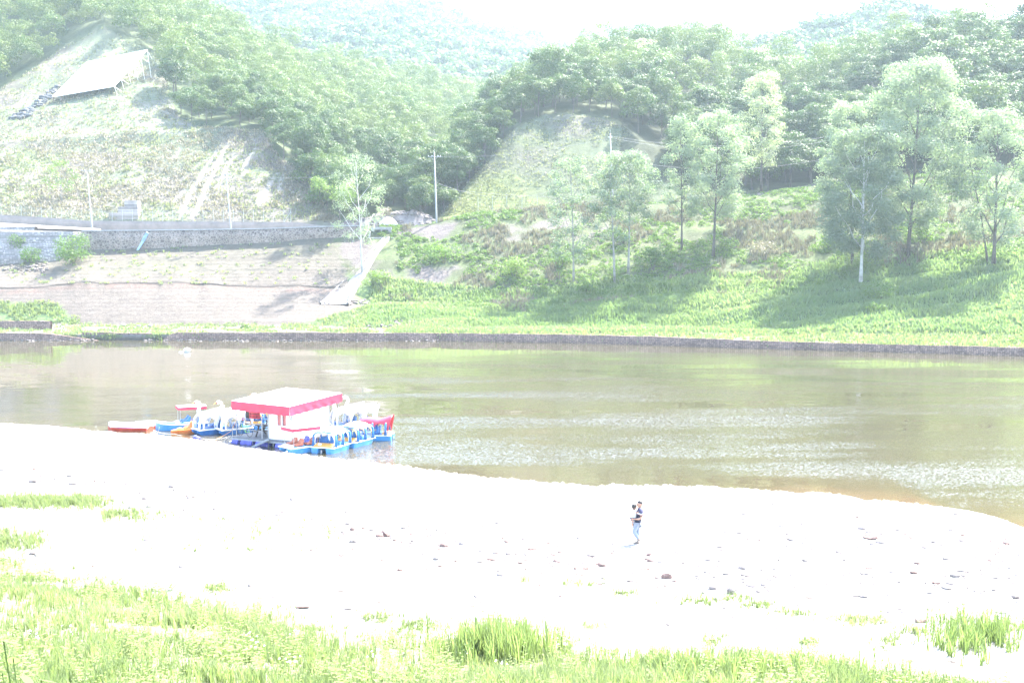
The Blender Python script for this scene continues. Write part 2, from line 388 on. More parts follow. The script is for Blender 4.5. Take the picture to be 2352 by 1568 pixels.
VTOP = [(-900, 610), (0, 600), (120, 594), (190, 573), (400, 568), (600, 556), (760, 545), (830, 541), (900, 530), (1000, 513), (1100, 493), (1200, 484), (1340, 473), (1500, 470), (1700, 456), (1850, 432), (2000, 412), (2352, 388), (3300, 370)]
YTOP = [(-900, 238), (830, 238), (1000, 242), (1340, 248), (1700, 250), (2000, 248), (2352, 242), (3300, 235)]
l4 = Pn(UB, I(UB, VTOP), I(UB, YTOP))
v5 = I(UB, [(-900, 525), (0, 527), (190, 532), (400, 530), (600, 527), (780, 521), (840, 520), (900, 522)])
v5 = np.where(UB > 880, np.minimum(v5, I(UB, VTOP) - 1.5), v5)
l5 = Pn(UB, v5, I(UB, YTOP) + 1.2)
l6 = l5.copy(); l6[:, :2] *= ((l5[:, 1] + 7.5) / l5[:, 1])[:, None]
l7 = l6.copy(); l7[:, 1] += 25; l7[:, 2] -= 1.0
G, S = loft([l0, l1, l2, l3, l3b, l4, l5, l6, l7], UB, [3, 14, 34, 3, 46, 2, 5, 2], [0, 0.05, 0.15, 0.25, 0.25, 0.3, 0.0, 0.0, 0.0], 21)
Uc = np.broadcast_to(UB, G.shape[:2]); Sc = np.broadcast_to(S[:, None], G.shape[:2])
uu, vv = proj(G)
# brushy mounds on the right-hand slope, erosion ribs on the matting slope at left
right = np.clip((Uc - 850) / 60, 0, 1)
upper = np.clip((Sc - 2.7) / 0.4, 0, 1) * np.clip((5.0 - Sc) / 0.4, 0, 1)
G[..., 2] += right * upper * 1.1 * (fbm(G[..., 0] * 0.22, (G[..., 1]) * 0.3, 91, 4) - 0.45)
low = np.clip((Sc - 2.0) / 0.2, 0, 1) * np.clip((3.2 - Sc) / 0.3, 0, 1)
G[..., 2] += right * low * 1.9 * (fbm(G[..., 0] * 0.06, G[..., 1] * 0.25, 95, 3) - 0.5)
left = 1 - right
G[..., 2] += left * (Sc > 2) * (Sc < 5) * 0.035 * np.sin(G[..., 2] * 9 + 9 * fbm(G[..., 0] * 0.1, G[..., 1] * 0.1, 8)) 
for vv0 in (592, 617, 735):
    G[..., 2] += left * np.exp(-((vv - vv0 - 8 * (fbm(G[..., 0] * 0.05, 0 * vv, 4) - .5)) / 2.5) ** 2) * 0.10
GU, GV = uu, vv
nA = fbm(G[..., 0] * 0.05, (G[..., 1] + G[..., 2]) * 0.12, 51, 5); nB = fbm(G[..., 0] * 0.5, (G[..., 1] + G[..., 2]) * 0.6, 52, 4)
soil = np.array([0.104, 0.089, 0.075]); gr = np.array([0.085, 0.13, 0.05]); gr2 = np.array([0.095, 0.125, 0.05]); dry = np.array([0.088, 0.090, 0.062])
e = lambda a: a[..., None]
col = soil * e(0.85 + 0.3 * nB)
strp = 0.95 + 0.05 * np.sin(G[..., 2] * 9.0 + 6 * nA)
col = col * e(strp)
# green cast on the upper half of the matting slope
gl = np.clip((660 - vv) / 40, 0, 1) * (Sc > 3.4) * 0.14 * np.clip(nA * 2 - 0.3, 0, 1.4); col = col * e(1 - gl) + gr2 * e(gl)
rust = np.exp(-((vv - (vs + 8)[None]) / 6.0) ** 2) * left * np.clip(nB * 2.4 - 0.7, 0, 1); col = col * e(1 - 0.6 * rust) + np.array([0.13, 0.075, 0.06]) * e(0.6 * rust)
crack = np.exp(-((vv - (vs + vcr + 0.5)[None]) / 2.0) ** 2) * left * (vv > 640); col = col * e(1 - 0.45 * crack)
gsmooth = gr * e(0.7 + 0.7 * nB) * e(0.9 + 0.3 * nA); gsmooth = gsmooth + np.array([0.05, 0.03, 0.0]) * e(np.clip(nA - 0.45, 0, 1) * 1.3)
brush = dry * e(0.75 + 0.5 * nB); bm_ = np.clip((nA - 0.42) * 5, 0, 1); brush = brush * np.array([0.75, 0.85, 0.62]); brush = brush * e(1 - bm_ * 0.7) + gr2 * e(bm_ * 0.7)
bare = np.clip((fbm(G[..., 0] * 0.13, G[..., 1] * 0.2, 71) - 0.60) * 9, 0, 1) * (Uc < 1400); brush = brush * e(1 - bare) + np.array([0.11, 0.095, 0.088]) * e(bare)
edgeb = I(Uc.ravel(), [(850, 640), (1000, 665), (1200, 680), (1400, 655), (1600, 640), (1800, 640), (1950, 600), (2150, 590), (2352, 560), (3300, 540)]).reshape(Uc.shape)
isb = np.clip((edgeb - vv + 25 * (nA - 0.5) * 2) / 12, 0, 1)
rcol = gsmooth * e(1 - isb) + brush * e(isb)
rm = np.clip((Uc - (835 + (745 - np.clip(vv, 540, 745)) * -0.35 + 20 * (nB - .5) * 2)) / 10, 0, 1)
col = col * e(1 - rm) + rcol * e(rm)
lg = ((vv > 690) & (vv < 742)) & (Uc < 195 - (742 - vv) * 1.3 + 90 * (nA - 0.5) + 50 * (nB - .5)) & (vv > 695 + 30 * (nA - .4)) ; 
lg = lg | ((vv > 694 + (860 - Uc) * 0.3) & (vv < 748) & (Uc > 715 + (nB - .5) * 60) & (Uc < 850))
col = np.where(e(lg), gr * e(0.8 + 0.6 * nB), col)
ter = (Sc >= 1) & (Sc < 2.02)
tcol = np.where(e((nB + (Sc - 1.2) * 0.25 * np.where(Uc > 1000, 1.3, -0.6) + 0.08 * (Uc > 1000)) > 0.47), gr2 * e(0.8 + 0.5 * nB), np.array([0.16, 0.148, 0.135]) * e(0.9 + 0.2 * nA))
col = np.where(e(ter), tcol, col)
col = np.where(e((Sc >= 5.0) & (Uc < 830)), np.array([0.19, 0.175, 0.16]), np.where(e(Sc >= 5.0), gr2 * e(0.35 + .3 * nB), col))
me = np_mesh('far_bank', G.reshape(-1, 3), grid_faces(*G.shape[:2]), {'col': np.clip(col, 0.01, 0.8).reshape(-1, 3)})
bank_mat = attrmat('bank_ground', 0.95, 1.4, 0.35, 0.8, 3.0, 0.25)
tag(link('far_bank', me, bank_mat, smooth=True), kind='structure')
def bvh_of(G): 
    f = grid_faces(*G.shape[:2]); return BVHTree.FromPolygons([tuple(p) for p in G.reshape(-1, 3).tolist()], f.tolist())
bank_bvh = bvh_of(G); GB = G
def hitk(u, v, tree=None):
    d = ray(u, v).normalized(); r = (tree or bank_bvh).ray_cast(Vector((0, 0, CAMZ)), d)
    return r[0] if r[0] else P(u, v, 240)

# left hill
UL = np.arange(-900, 1240, 5.0)
h0 = Pn(UL, I(UL, [(-900, 523), (760, 522), (830, 512), (1000, 505), (1240, 470)]), I(UL, [(-900, 247), (760, 247), (850, 252), (1000, 262), (1240, 285)]))
h0[:, 2] -= 1.5
h1 = Pn(UL, I(UL, [(-900, 495), (0, 494), (200, 507), (700, 511), (760, 512), (830, 502), (1000, 490), (1240, 450)]), I(UL, [(-900, 248), (760, 248), (850, 256), (1000, 266), (1240, 290)]))
h2_ = Pn(UL, I(UL, [(-900, 345), (0, 335), (200, 322), (300, 312), (500, 300), (600, 306), (700, 400), (760, 470), (850, 462), (1000, 445), (1240, 400)]), I(UL, [(-900, 284), (500, 284), (620, 280), (700, 270), (760, 262), (850, 275), (1000, 300), (1240, 330)]))
h3 = Pn(UL, I(UL, [(-900, 240), (0, 195), (130, 128), (240, 62), (340, 118), (450, 205), (600, 235), (800, 340), (1000, 360), (1240, 340)]), I(UL, [(-900, 325), (0, 325), (240, 345), (450, 325), (600, 330), (800, 330), (1000, 350), (1240, 380)]))
h4 = Pn(UL, I(UL, [(-900, -180), (0, -120), (240, -60), (450, 48), (560, 112), (650, 150), (750, 176), (850, 192), (1000, 213), (1100, 230), (1240, 250)]), I(UL, [(-900, 430), (0, 430), (240, 415), (450, 400), (560, 420), (650, 440), (750, 455), (850, 470), (1000, 520), (1100, 560), (1240, 600)]))
h5 = h4.copy(); h5[:, 1] += 90; h5[:, 2] -= 25
GL, SL = loft([h0, h1, h2_, h3, h4, h5], UL, [3, 46, 30, 34, 8], [0, 0.3, 0.8, 1.2, 3.0, 3], 33)
Sc = np.broadcast_to(SL[:, None], GL.shape[:2]); uu, vv = proj(GL); LU, LV = uu, vv
# bench across the cut slope
GL[..., 2] += np.exp(-((Sc - 2.0) / 0.05) ** 2) * 0.9 + np.exp(-((Sc - 2.5) / 0.05) ** 2) * 0.5
GL[..., 2] += 0.8 * (fbm(GL[..., 0] * 0.25, GL[..., 2] * 0.05, 14, 4) - 0.5) * (Sc > 1) * (Sc < 3)
nA = fbm(GL[..., 0] * 0.05, (GL[..., 1] + GL[..., 2]) * 0.07, 151, 5); nB = fbm(GL[..., 0] * 0.45, (GL[..., 1] + GL[..., 2]) * 0.35, 152, 4)
cutg = np.array([0.105, 0.122, 0.074]); cutd = np.array([0.135, 0.120, 0.098])
w = np.clip((nA - 0.42) * 4 + (nB - 0.5) * 1.6 + np.clip((330 - vv) / 200, -0.1, 0.8), 0, 1)
col = cutd * e(1 - w) * e(0.8 + .4 * nB) + cutg * e(w) * e(0.75 + .5 * nB)
def streak(u0, v0, u1, v1, wd):
    t = np.clip((vv - v0) / (v1 - v0), 0, 1); uc = u0 + (u1 - u0) * t ** 0.9 + 6 * (fbm(vv * 0.06, vv * 0, 5) - .5)
    inside = (vv > v0) & (vv < v1)
    return np.clip(1.3 - np.abs(uu - uc) / (wd * (0.45 + 0.8 * t) * (0.6 + nB)), 0, 1) * inside
st = np.zeros_like(uu)
for a in ((508, 335, 412, 492, 5), (528, 325, 446, 495, 6), (478, 390, 432, 450, 3), (540, 350, 500, 430, 3), (662, 370, 640, 440, 3), (415, 340, 400, 365, 4), (640, 395, 590, 470, 6), (430, 430, 400, 460, 4), (585, 340, 560, 380, 3)):
    st = np.maximum(st, streak(*a))
col = col * e(1 - st) + np.array([0.26, 0.245, 0.215]) * e(st)
grey = ((np.hypot((uu - 380) / 75, (vv - 285) / 55) < 1) & (vv < 312)).astype(float) * np.clip(nB * 2.2 - 0.6, 0, 1) * 0.7
col = col * e(1 - grey) + np.array([0.15, 0.14, 0.14]) * e(grey)
from math import inf
def inpoly(u, v, poly):
    r = np.zeros(np.shape(u), bool); n = len(poly)
    for i in range(n):
        x0, y0 = poly[i]; x1, y1 = poly[(i + 1) % n]
        if y0 == y1: continue
        c = ((y0 > v) != (y1 > v)) & (u < (x1 - x0) * (v - y0) / (y1 - y0) + x0); r ^= c
    return r
CUT = [(-1500, 700), (-1500, 330), (-300, 290), (0, 205), (60, 172), (130, 122), (240, 62), (300, 102), (345, 122), (378, 145), (385, 210), (405, 262), (450, 290), (600, 308), (640, 358), (690, 398), (720, 440), (752, 490), (790, 515), (1010, 515), (1010, 700)]
incut = inpoly(uu, vv, CUT)
col = np.where(e(incut), col, np.array([0.055, 0.075, 0.035]))
STL = st.copy()
me = np_mesh('left_hill', GL.reshape(-1, 3), grid_faces(*GL.shape[:2]), {'col': col.reshape(-1, 3)})
hill_mat = attrmat('hill_ground', 0.95, 0.9, 0.22, 0.6, 1.4, 0.35)
tag(link('hillside', me, hill_mat, smooth=True), kind='structure')
left_bvh = bvh_of(GL)

# right hill
UR = np.arange(960, 3300, 5.0)
def vt5(u): return np.interp(u, UB, v5)
r0 = Pn(UR, vt5(UR) + 6, I(UR, YTOP) + 8.5)
r1 = Pn(UR, vt5(UR) - 6, I(UR, YTOP) + 9.5)
MT = [(960, 505), (1010, 492), (1100, 392), (1180, 296), (1250, 266), (1300, 264), (1400, 279), (1460, 312), (1520, 352), (1600, 385), (1700, 415), (1750, 425), (1850, 402), (2000, 372), (2352, 340), (3300, 320)]
r2 = Pn(UR, I(UR, MT), I(UR, [(960, 258), (1010, 260), (1100, 268), (1180, 276), (1250, 282), (1400, 282), (1520, 275), (1750, 270), (2352, 258), (3300, 250)]))
r3 = Pn(UR, I(UR, [(960, 480), (1000, 468), (1050, 380), (1130, 258), (1200, 215), (1280, 178), (1370, 150), (1450, 140), (1560, 118), (1650, 128), (1750, 162), (1850, 195), (1900, 180), (2000, 145), (2100, 120), (2352, 108), (3300, 100)]),
        I(UR, [(960, 262), (1000, 270), (1050, 290), (1130, 335), (1280, 355), (1560, 365), (1850, 345), (2100, 325), (2352, 315), (3300, 300)]))
r4 = r3.copy(); r4[:, 1] += 60; r4[:, 2] -= 18
GR, SR = loft([r0, r1, r2, r3, r4], UR, [3, 40, 34, 8], [0, 0.15, 0.5, 1.2, 2], 44)
uu, vv = proj(GR); RU, RV = uu, vv; Sc = np.broadcast_to(SR[:, None], GR.shape[:2])
GR[..., 2] += 0.7 * (fbm(GR[..., 0] * 0.25, GR[..., 2] * 0.06, 15, 4) - 0.5) * (Sc > 1)
nA = fbm(GR[..., 0] * 0.06, (GR[..., 1] + GR[..., 2]) * 0.06, 251, 5); nB = fbm(GR[..., 0] * 0.5, (GR[..., 1] + GR[..., 2]) * 0.25, 252, 4)
yel = np.clip((vv - 330) / 130 + (1120 - uu) / 200 + (nB - .5), 0, 1)
col = np.array([0.072, 0.088, 0.048]) * e((1 - yel) * (0.7 + .6 * nB)) + np.array([0.125, 0.145, 0.05]) * e(yel * (0.75 + .5 * nB))
pk = np.clip((nA - 0.52) * 6, 0, 1) * np.clip((420 - vv) / 60, 0, 1); col = col * e(1 - pk * 0.6) + np.array([0.095, 0.08, 0.074]) * e(pk * 0.6)
CUTR = [(1000, 560), (1010, 500), (1100, 392), (1180, 296), (1250, 264), (1300, 262), (1400, 277), (1460, 310), (1520, 350), (1560, 400), (1640, 425), (1740, 440), (1760, 452), (1870, 440), (1900, 405), (2000, 392), (3300, 380), (3300, 560)]
incr = inpoly(uu, vv, CUTR)
col = np.where(e(incr), col, np.array([0.055, 0.07, 0.035]))
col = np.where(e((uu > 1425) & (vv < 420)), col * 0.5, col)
lane = inpoly(uu, vv, [(1700, 450), (1870, 425), (1985, 375), (2000, 385), (1880, 440), (1740, 455)])
col = np.where(e(lane), np.array([0.17, 0.16, 0.15]), col)
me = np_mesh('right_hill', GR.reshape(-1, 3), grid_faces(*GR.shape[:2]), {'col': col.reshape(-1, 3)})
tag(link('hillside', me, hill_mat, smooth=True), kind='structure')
right_bvh = bvh_of(GR)

# far mountains
def mountain(name, ridge, Yr, foot_v, Yf, U0, U1, seed, col):
    U = np.arange(U0, U1, 6.0)
    a = Pn(U, foot_v + 0 * U, Yf + 0 * U); rg = Pn(U, I(U, ridge), Yr + 0 * U)
    a[:, 2] = np.maximum(a[:, 2], 10); bk = rg.copy(); bk[:, 1] += 250; bk[:, 2] -= 90
    g, s = loft([a, rg, bk], U, [40, 6], [8, 9, 9], seed)
    k = 0.004
    g[..., 2] += 26 * (fbm(g[..., 0] * k, g[..., 1] * k, seed + 3, 4) - 0.5) * np.clip((s[:, None]) * 1.4, 0, 1)
    me = np_mesh(name, g.reshape(-1, 3), grid_faces(*g.shape[:2]), {'col': np.broadcast_to(np.array(col), g.shape).reshape(-1, 3)})
    tag(link(name, me, hill_mat, smooth=True), kind='structure'); return g
F2 = mountain('far_mountain', [(-900, -160), (300, -120), (500, -30), (700, 2), (780, 6), (850, 28), (930, 26), (1000, 34), (1060, 54), (1150, 82), (1250, 118), (1350, 158), (1500, 200), (1700, 240)], 950, 300, 560, -900, 1700, 301, (0.05, 0.07, 0.035))
F3 = mountain('far_mountain', [(600, 120), (1000, 75), (1150, 58), (1300, 54), (1450, 60), (1600, 74), (1700, 92), (1850, 112), (2000, 116), (2352, 110), (3400, 90)], 1500, 260, 950, 500, 3400, 305, (0.05, 0.07, 0.035))
F1 = mountain('far_hill', [(1500, 190), (1700, 170), (1850, 120), (1900, 90), (1960, 66), (2040, 58), (2120, 70), (2250, 100), (2600, 120)], 640, 260, 420, 1500, 2600, 309, (0.05, 0.075, 0.035))
# ground under everything
g = MB(); g.box((0, 650, -4.2), (4400, 2600, 0.4)); o = g.build('valley_floor', bank_mat); tag(o, kind='structure')
o.data.attributes.new('col', 'FLOAT_COLOR', 'POINT').data.foreach_set('color', np.tile(np.array([0.10, 0.12, 0.06, 1.0], np.float32), len(o.data.vertices)))

# haze: the real air between here and the mountains
hz = MB(); hz.box((0, 910, 152), (3600, 2000, 316.8)); ho = hz.build('haze', M['white']); tag(ho, kind='stuff')
ho.data.materials.clear(); hm = bpy.data.materials.new('haze_air'); hm.use_nodes = True; nt = hm.node_tree; nt.nodes.clear()
vo = nt.nodes.new('ShaderNodeVolumePrincipled'); vo.inputs['Color'].default_value = (0.74, 0.90, 1.0, 1); vo.inputs['Density'].default_value = 0.00019; vo.inputs['Anisotropy'].default_value = 0.3
om = nt.nodes.new('ShaderNodeOutputMaterial'); nt.links.new(vo.outputs[0], om.inputs['Volume']); ho.data.materials.append(hm)
# ------------------------------------------------------------------ foliage tools
def leaf_quads(cent, nrm, size, r, aspect=0.75):
    n = len(cent); nrm = nrm / (np.linalg.norm(nrm, axis=1, keepdims=True) + 1e-9)
    q = r.normal(size=(n, 3)); a = np.cross(nrm, q); a /= (np.linalg.norm(a, axis=1, keepdims=True) + 1e-9); b = np.cross(nrm, a)
    s = (size * (0.6 + 0.8 * r.random(n)))[:, None] if np.ndim(size) == 0 else (size)[:, None]
    a = a * s * 0.5; b = b * s * 0.5 * aspect
    v = np.stack([cent - a, cent - b * 0.9 + a * 0.1, cent + a, cent + b], 1).reshape(-1, 3)
    f = np.arange(n * 4).reshape(n, 4); return v, f
def clump_crown(r, lobes, per, size, up=0.35, fill=0.35):
    """lobes: array (x,y,z,radius). leaves on the outer shells of the lobes, fewer inside"""
    cs = []; ns = []; ts = []
    for (x, y, z, R) in lobes:
        k = max(8, int(per * R * R)); d = r.normal(size=(k, 3)); d /= np.linalg.norm(d, axis=1, keepdims=True)
        d[:, 2] = np.where((d[:, 2] < -0.35) & (r.random(k) < 0.7), -d[:, 2], d[:, 2])
        rad = R * (1 - fill * r.random(k) ** 1.5) * (0.9 + 0.2 * r.random(k))
        p = np.array([x, y, z]) + d * rad[:, None] * np.array([1, 1, 0.8])
        cs.append(p); ns.append(d + r.normal(size=(k, 3)) * 0.55 + np.array([0, 0, up])); ts.append(np.full(k, r.random()) * 0.6 + r.random(k) * 0.4)
    c = np.concatenate(cs); n = np.concatenate(ns); t = np.concatenate(ts)
    v, f = leaf_quads(c, n, size, r); return v, f, np.repeat(t, 4)
def trunk_mb(H, r0, r, lean=(0, 0), limbs=(), n=8, bend=0.25):
    m = MB(); pts = []; rs = []; ox = oy = 0
    for i in range(9):
        t = i / 8; ox = lean[0] * t + bend * math.sin(t * 5 + r.random() * 0.6) * t; oy = lean[1] * t
        pts.append((ox, oy, H * t - 0.5 * (i == 0))); rs.append(r0 * (1 - 0.88 * t) + (0.35 * r0 if i == 0 else 0))
    m.tube(pts, rs, n)
    for (t, L, ang, az, up) in limbs:
        i = min(int(t * 8), 7); f = t * 8 - i
        a = Vector(pts[i]).lerp(Vector(pts[i + 1]), f); rr = (r0 * (1 - 0.88 * t)) * 0.5
        d = Vector((math.cos(az) * math.cos(ang), math.sin(az) * math.cos(ang), math.sin(ang)))
        p = [a]; 
        for k in range(1, 5): p.append(a + d * L * k / 4 + Vector((r.normal() * .08 * L / 2, r.normal() * .08 * L / 2, up * L * (k / 4) ** 2)))
        m.tube(p, [rr * (1 - 0.2 * k) + 0.012 for k in range(5)], 5)
    return m, pts

LM = {}
LM['forest'] = leafmat('broadleaf_foliage', (0.028, 0.052, 0.016), (0.050, 0.092, 0.025), (0.105, 0.142, 0.040), 0.25)
LM['far'] = leafmat('distant_foliage', (0.030, 0.055, 0.02), (0.045, 0.085, 0.028), (0.075, 0.115, 0.04), 0.3)
LM['poplar'] = leafmat('poplar_foliage', (0.11, 0.145, 0.105), (0.155, 0.195, 0.14), (0.24, 0.28, 0.21), 0.42)
LM['pale'] = leafmat('pale_blossom_foliage', (0.13, 0.17, 0.10), (0.27, 0.29, 0.20), (0.42, 0.43, 0.34), 0.35)
LM['shrub'] = leafmat('shrub_foliage', (0.050, 0.095, 0.022), (0.085, 0.145, 0.032), (0.14, 0.19, 0.05), 0.4)
LM['dryb'] = leafmat('dry_brush', (0.12, 0.10, 0.075), (0.20, 0.175, 0.13), (0.28, 0.25, 0.19), 0.2)
LM['grass'] = leafmat('meadow_grass', (0.105, 0.14, 0.06), (0.155, 0.185, 0.09), (0.33, 0.33, 0.23), 0.45)
LM['bgrass'] = leafmat('bank_grass', (0.09, 0.145, 0.065), (0.135, 0.19, 0.085), (0.20, 0.235, 0.12), 0.4)

LM['slopeherb'] = leafmat('slope_herb_foliage', (0.115, 0.125, 0.075), (0.14, 0.15, 0.09), (0.18, 0.175, 0.13), 0.4)
def forest_proto(seed, H=9.5, R=4.0, dens=100, size=0.33):
    r = np.random.default_rng(seed); L = [(0, 0, H * 0.66, R * 0.62)]
    for k in range(15):
        a = k * 2.4 + r.random() * 0.6; t = r.random(); rad = R * (0.35 + 0.5 * r.random())
        z = H * (0.38 + 0.5 * t); sh = math.sqrt(max(0.15, 1 - ((z / H - 0.55) / 0.5) ** 2))
        L.append((math.cos(a) * rad * sh, math.sin(a) * rad * sh, z, R * (0.27 + 0.2 * r.random())))
    v, f, t = clump_crown(r, L, dens, size)
    me = np_mesh('forest_crown', v, f, {'tint': t}); me.materials.append(LM['forest'])
    lim = [(0.35 + 0.12 * k, 2.2, 0.7, k * 2.1, 0.1) for k in range(4)]
    tm, _ = trunk_mb(H * 0.75, 0.17, r, (r.normal() * .3, 0), lim, 6); return me, tm, (v, f, t)
protos = []
for k in range(6):
    me, tm, raw = forest_proto(100 + k, H=[9.5, 10.5, 8.6, 11.5, 9.0, 10.0][k], R=[4.0, 3.7, 3.9, 4.2, 3.3, 4.4][k])
    o = tm.build('trunk', M['bark']); tme = o.data; bpy.data.objects.remove(o); protos.append((me, tme, raw))

# candidate places for forest trees: walk the hill sheets
def scatter(G, U, V, ok, spacing, seed, n=30000):
    r = np.random.default_rng(seed); nr, nc = G.shape[:2]; out = []; cell = {}
    ri = r.random(n) * (nr - 1.001); ci = r.random(n) * (nc - 1.001)
    for a, b in zip(ri, ci):
        i, j = int(a), int(b); fi, fj = a - i, b - j
        p = (G[i, j] * (1 - fi) + G[i + 1, j] * fi) * (1 - fj) + (G[i, j + 1] * (1 - fi) + G[i + 1, j + 1] * fi) * fj
        if not ok(U[i, j], V[i, j]): continue
        sp = spacing; key = (int(p[0] // sp), int(p[1] // sp)); bad = False
        for dx in (-1, 0, 1):
            for dy in (-1, 0, 1):
                for q in cell.get((key[0] + dx, key[1] + dy), ()):
                    if (q[0] - p[0]) ** 2 + (q[1] - p[1]) ** 2 < sp * sp: bad = True
        if bad: continue
        cell.setdefault(key, []).append(p); out.append(p)
    return out
nofl = lambda u, v: not inpoly(np.array(u), np.array(v), CUT)
nofr = lambda u, v: not inpoly(np.array(u), np.array(v), CUTR)
cand = []
rows_l = slice(0, int(len(SL) - 6)); rows_r = slice(0, int(len(SR) - 5))
for p in scatter(GL[rows_l], LU[rows_l], LV[rows_l], lambda u, v: nofl(u, v) and -300 < u < 1240 and v > -130, 4.7, 1, 16000): cand.append((p, 'L'))
for p in scatter(GR[rows_r], RU[rows_r], RV[rows_r], lambda u, v: nofr(u, v) and u < 2700, 4.7, 2, 16000): cand.append((p, 'R'))
# drop trees standing on the right hill's hidden left flank etc. is not needed: all are real places
def seen(p):
    u, v = proj(np.array(p)); return -60 < u < 2412 and v > -10
near = [c for c in cand if seen(c[0])]; rest = [c for c in cand if not seen(c[0])]
def visible(p):
    q = Vector(p) + Vector((0, 0, 8)); o = Vector((0, 0, CAMZ)); d = q - o; L = d.length; d.normalize()
    for t in (left_bvh, right_bvh, bank_bvh):
        h = t.ray_cast(o, d, L - 3)
        if h[0]: return False
    return True
vis = [c for c in near if visible(c[0])]; hid = [c for c in near if not visible(c[0])]
vis.sort(key=lambda c: c[0][1])
indiv = vis[:300]; rest = [c for c in rest if -300 < proj(np.array(c[0]))[0] < 2700] + vis[300:]
print('FOREST vis', len(vis), 'hidden', len(hid), 'stuff', len(rest))
r = np.random.default_rng(5)
def flabel(u, v, side, s, k):
    size = 'small' if s < 0.92 else ('large' if s > 1.16 else 'medium')
    shape = ['rounded', 'tall-crowned', 'spreading', 'broad', 'slim', 'wide-topped'][k]
    if side == 'L':
        xs_ = [(240, 'above the cut slope at upper left'), (450, 'right above the white netted frame'), (560, 'above the streaked cut slope'), (700, 'up from the lamp pole'), (800, 'behind the sparse poplar by the chute'), (900, 'up the valley left of the tall pole'), (1000, 'straight behind the tall pole'), (9999, 'on the far side of the valley notch')]
        ys_ = [(60, 'high on the left hill'), (140, 'in the upper left wood'), (230, 'in the middle of the left wood'), (320, 'halfway down the left wood'), (400, 'in the lower left wood'), (999, 'on the valley floor')]
    else:
        xs_ = [(1120, 'right of the valley pole'), (1200, 'left of the mound cut slope'), (1300, 'over the mound\'s left shoulder'), (1400, 'over the mound\'s top'), (1500, 'over the mound\'s right shoulder'), (1620, 'behind the narrow columnar poplar'), (1730, 'behind the broad oval poplar'), (1860, 'behind the blossoming tree'), (2000, 'behind the white-trunked poplar'), (2150, 'behind the tallest poplar'), (2270, 'left of the leaning poplar'), (9999, 'at the right edge')]
        ys_ = [(150, 'on the ridge'), (200, 'just under the ridge'), (260, 'in the upper right wood'), (330, 'in the middle right wood'), (999, 'low in the right wood')]
    X_ = next(t for a, t in xs_ if u < a); Y_ = next(t for a, t in ys_ if v < a)
    return '%s %s tree %s %s' % (size, shape, Y_, X_)
def place_tree(p, side, k):
    u, v = proj(np.array(p)); me, tme, raw = protos[k]
    s = 0.78 + 0.5 * r.random()
    if side == 'R' and u > 2050: s *= 1.25
    if side == 'L' and u < 640 and v > 240: s *= 0.85
    t = empty('forest_tree', p, r.random() * 6.28, flabel(u, v, side, s, k), 'tree', 'broadleaf trees covering the hillsides')
    t.scale = (s * (0.9 + .25 * r.random()), s * (0.9 + .25 * r.random()), s * (0.85 + .35 * r.random()))
    a = bpy.data.objects.new('trunk', tme); b = bpy.data.objects.new('crown', me)
    for o in (a, b): C.objects.link(o); o.parent = t
for k, (p, side) in enumerate(indiv): place_tree(p, side, int(r.integers(6)))
def merged(name, pts, raws, mat, sub=1.0, scale=(0.8, 1.25), kindlab=None):
    V = []; Fs = []; T = []; n = 0
    for p in pts:
        v, f, t = raws[int(r.integers(len(raws)))]
        nq = len(f); keep = np.arange(nq)
        if sub < 1: keep = np.sort(r.permutation(nq)[:int(nq * sub)])
        vv = v.reshape(-1, 4, 3)[keep].reshape(-1, 3); a = r.random() * 6.28; s = scale[0] + (scale[1] - scale[0]) * r.random()
        ca, sa = math.cos(a) * s, math.sin(a) * s
        w = np.stack([vv[:, 0] * ca - vv[:, 1] * sa, vv[:, 0] * sa + vv[:, 1] * ca, vv[:, 2] * s * (0.9 + .25 * r.random())], -1) + np.array(p)
        V.append(w); Fs.append(np.arange(len(w)).reshape(-1, 4) + n); n += len(w); T.append(np.clip(t.reshape(-1, 4)[keep].ravel() * 0.6 + r.random() * 0.9 - 0.1, 0, 1))
    me = np_mesh(name, np.concatenate(V), np.concatenate(Fs), {'tint': np.concatenate(T)})
    return tag(link(name, me, mat), kind='stuff')
rest2 = [c[0] for c in rest]
merged('forest', rest2, [p[2] for p in protos], LM['forest'], 0.5, (0.85, 1.3))

# far woods on the mountains
def far_raw(seed):
    rr = np.random.default_rng(seed); L = [(0, 0, 5, 3.6)] + [(math.cos(a) * 3.2, math.sin(a) * 3.2, 4 + rr.random() * 3, 2.0 + rr.random()) for a in (0, 1.3, 2.5, 3.8, 5)]
    v, f, t = clump_crown(rr, L, 3.0, 1.7); return v, f, t
fr = [far_raw(k) for k in range(5)]
def far_pts(g, ok, n, seed):
    rr = np.random.default_rng(seed); nr, nc = g.shape[:2]; out = []; U, V = proj(g)
    while len(out) < n:
        i = int(rr.random() * (nr - 7)); j = int(rr.random() * (nc - 1)); f, h = rr.random(2)
        if not ok(U[i, j], V[i, j]): continue
        out.append((g[i, j] * (1 - f) + g[i + 1, j + 0] * f) * (1 - h) + g[i, j + 1] * h)
    return out
merged('far_forest', far_pts(F2, lambda u, v: 380 < u < 1600 and v < 300 and v > -40, 3600, 3), fr, LM['far'], 1.0, (0.9, 1.6))
merged('far_forest', far_pts(F1, lambda u, v: 1700 < u < 2350 and v < 260, 1300, 4), fr, LM['far'], 1.0, (0.7, 1.1))
merged('far_forest', far_pts(F3, lambda u, v: 900 < u < 2400 and v < 190, 1800, 5), fr, LM['far'], 0.7, (1.4, 2.4))

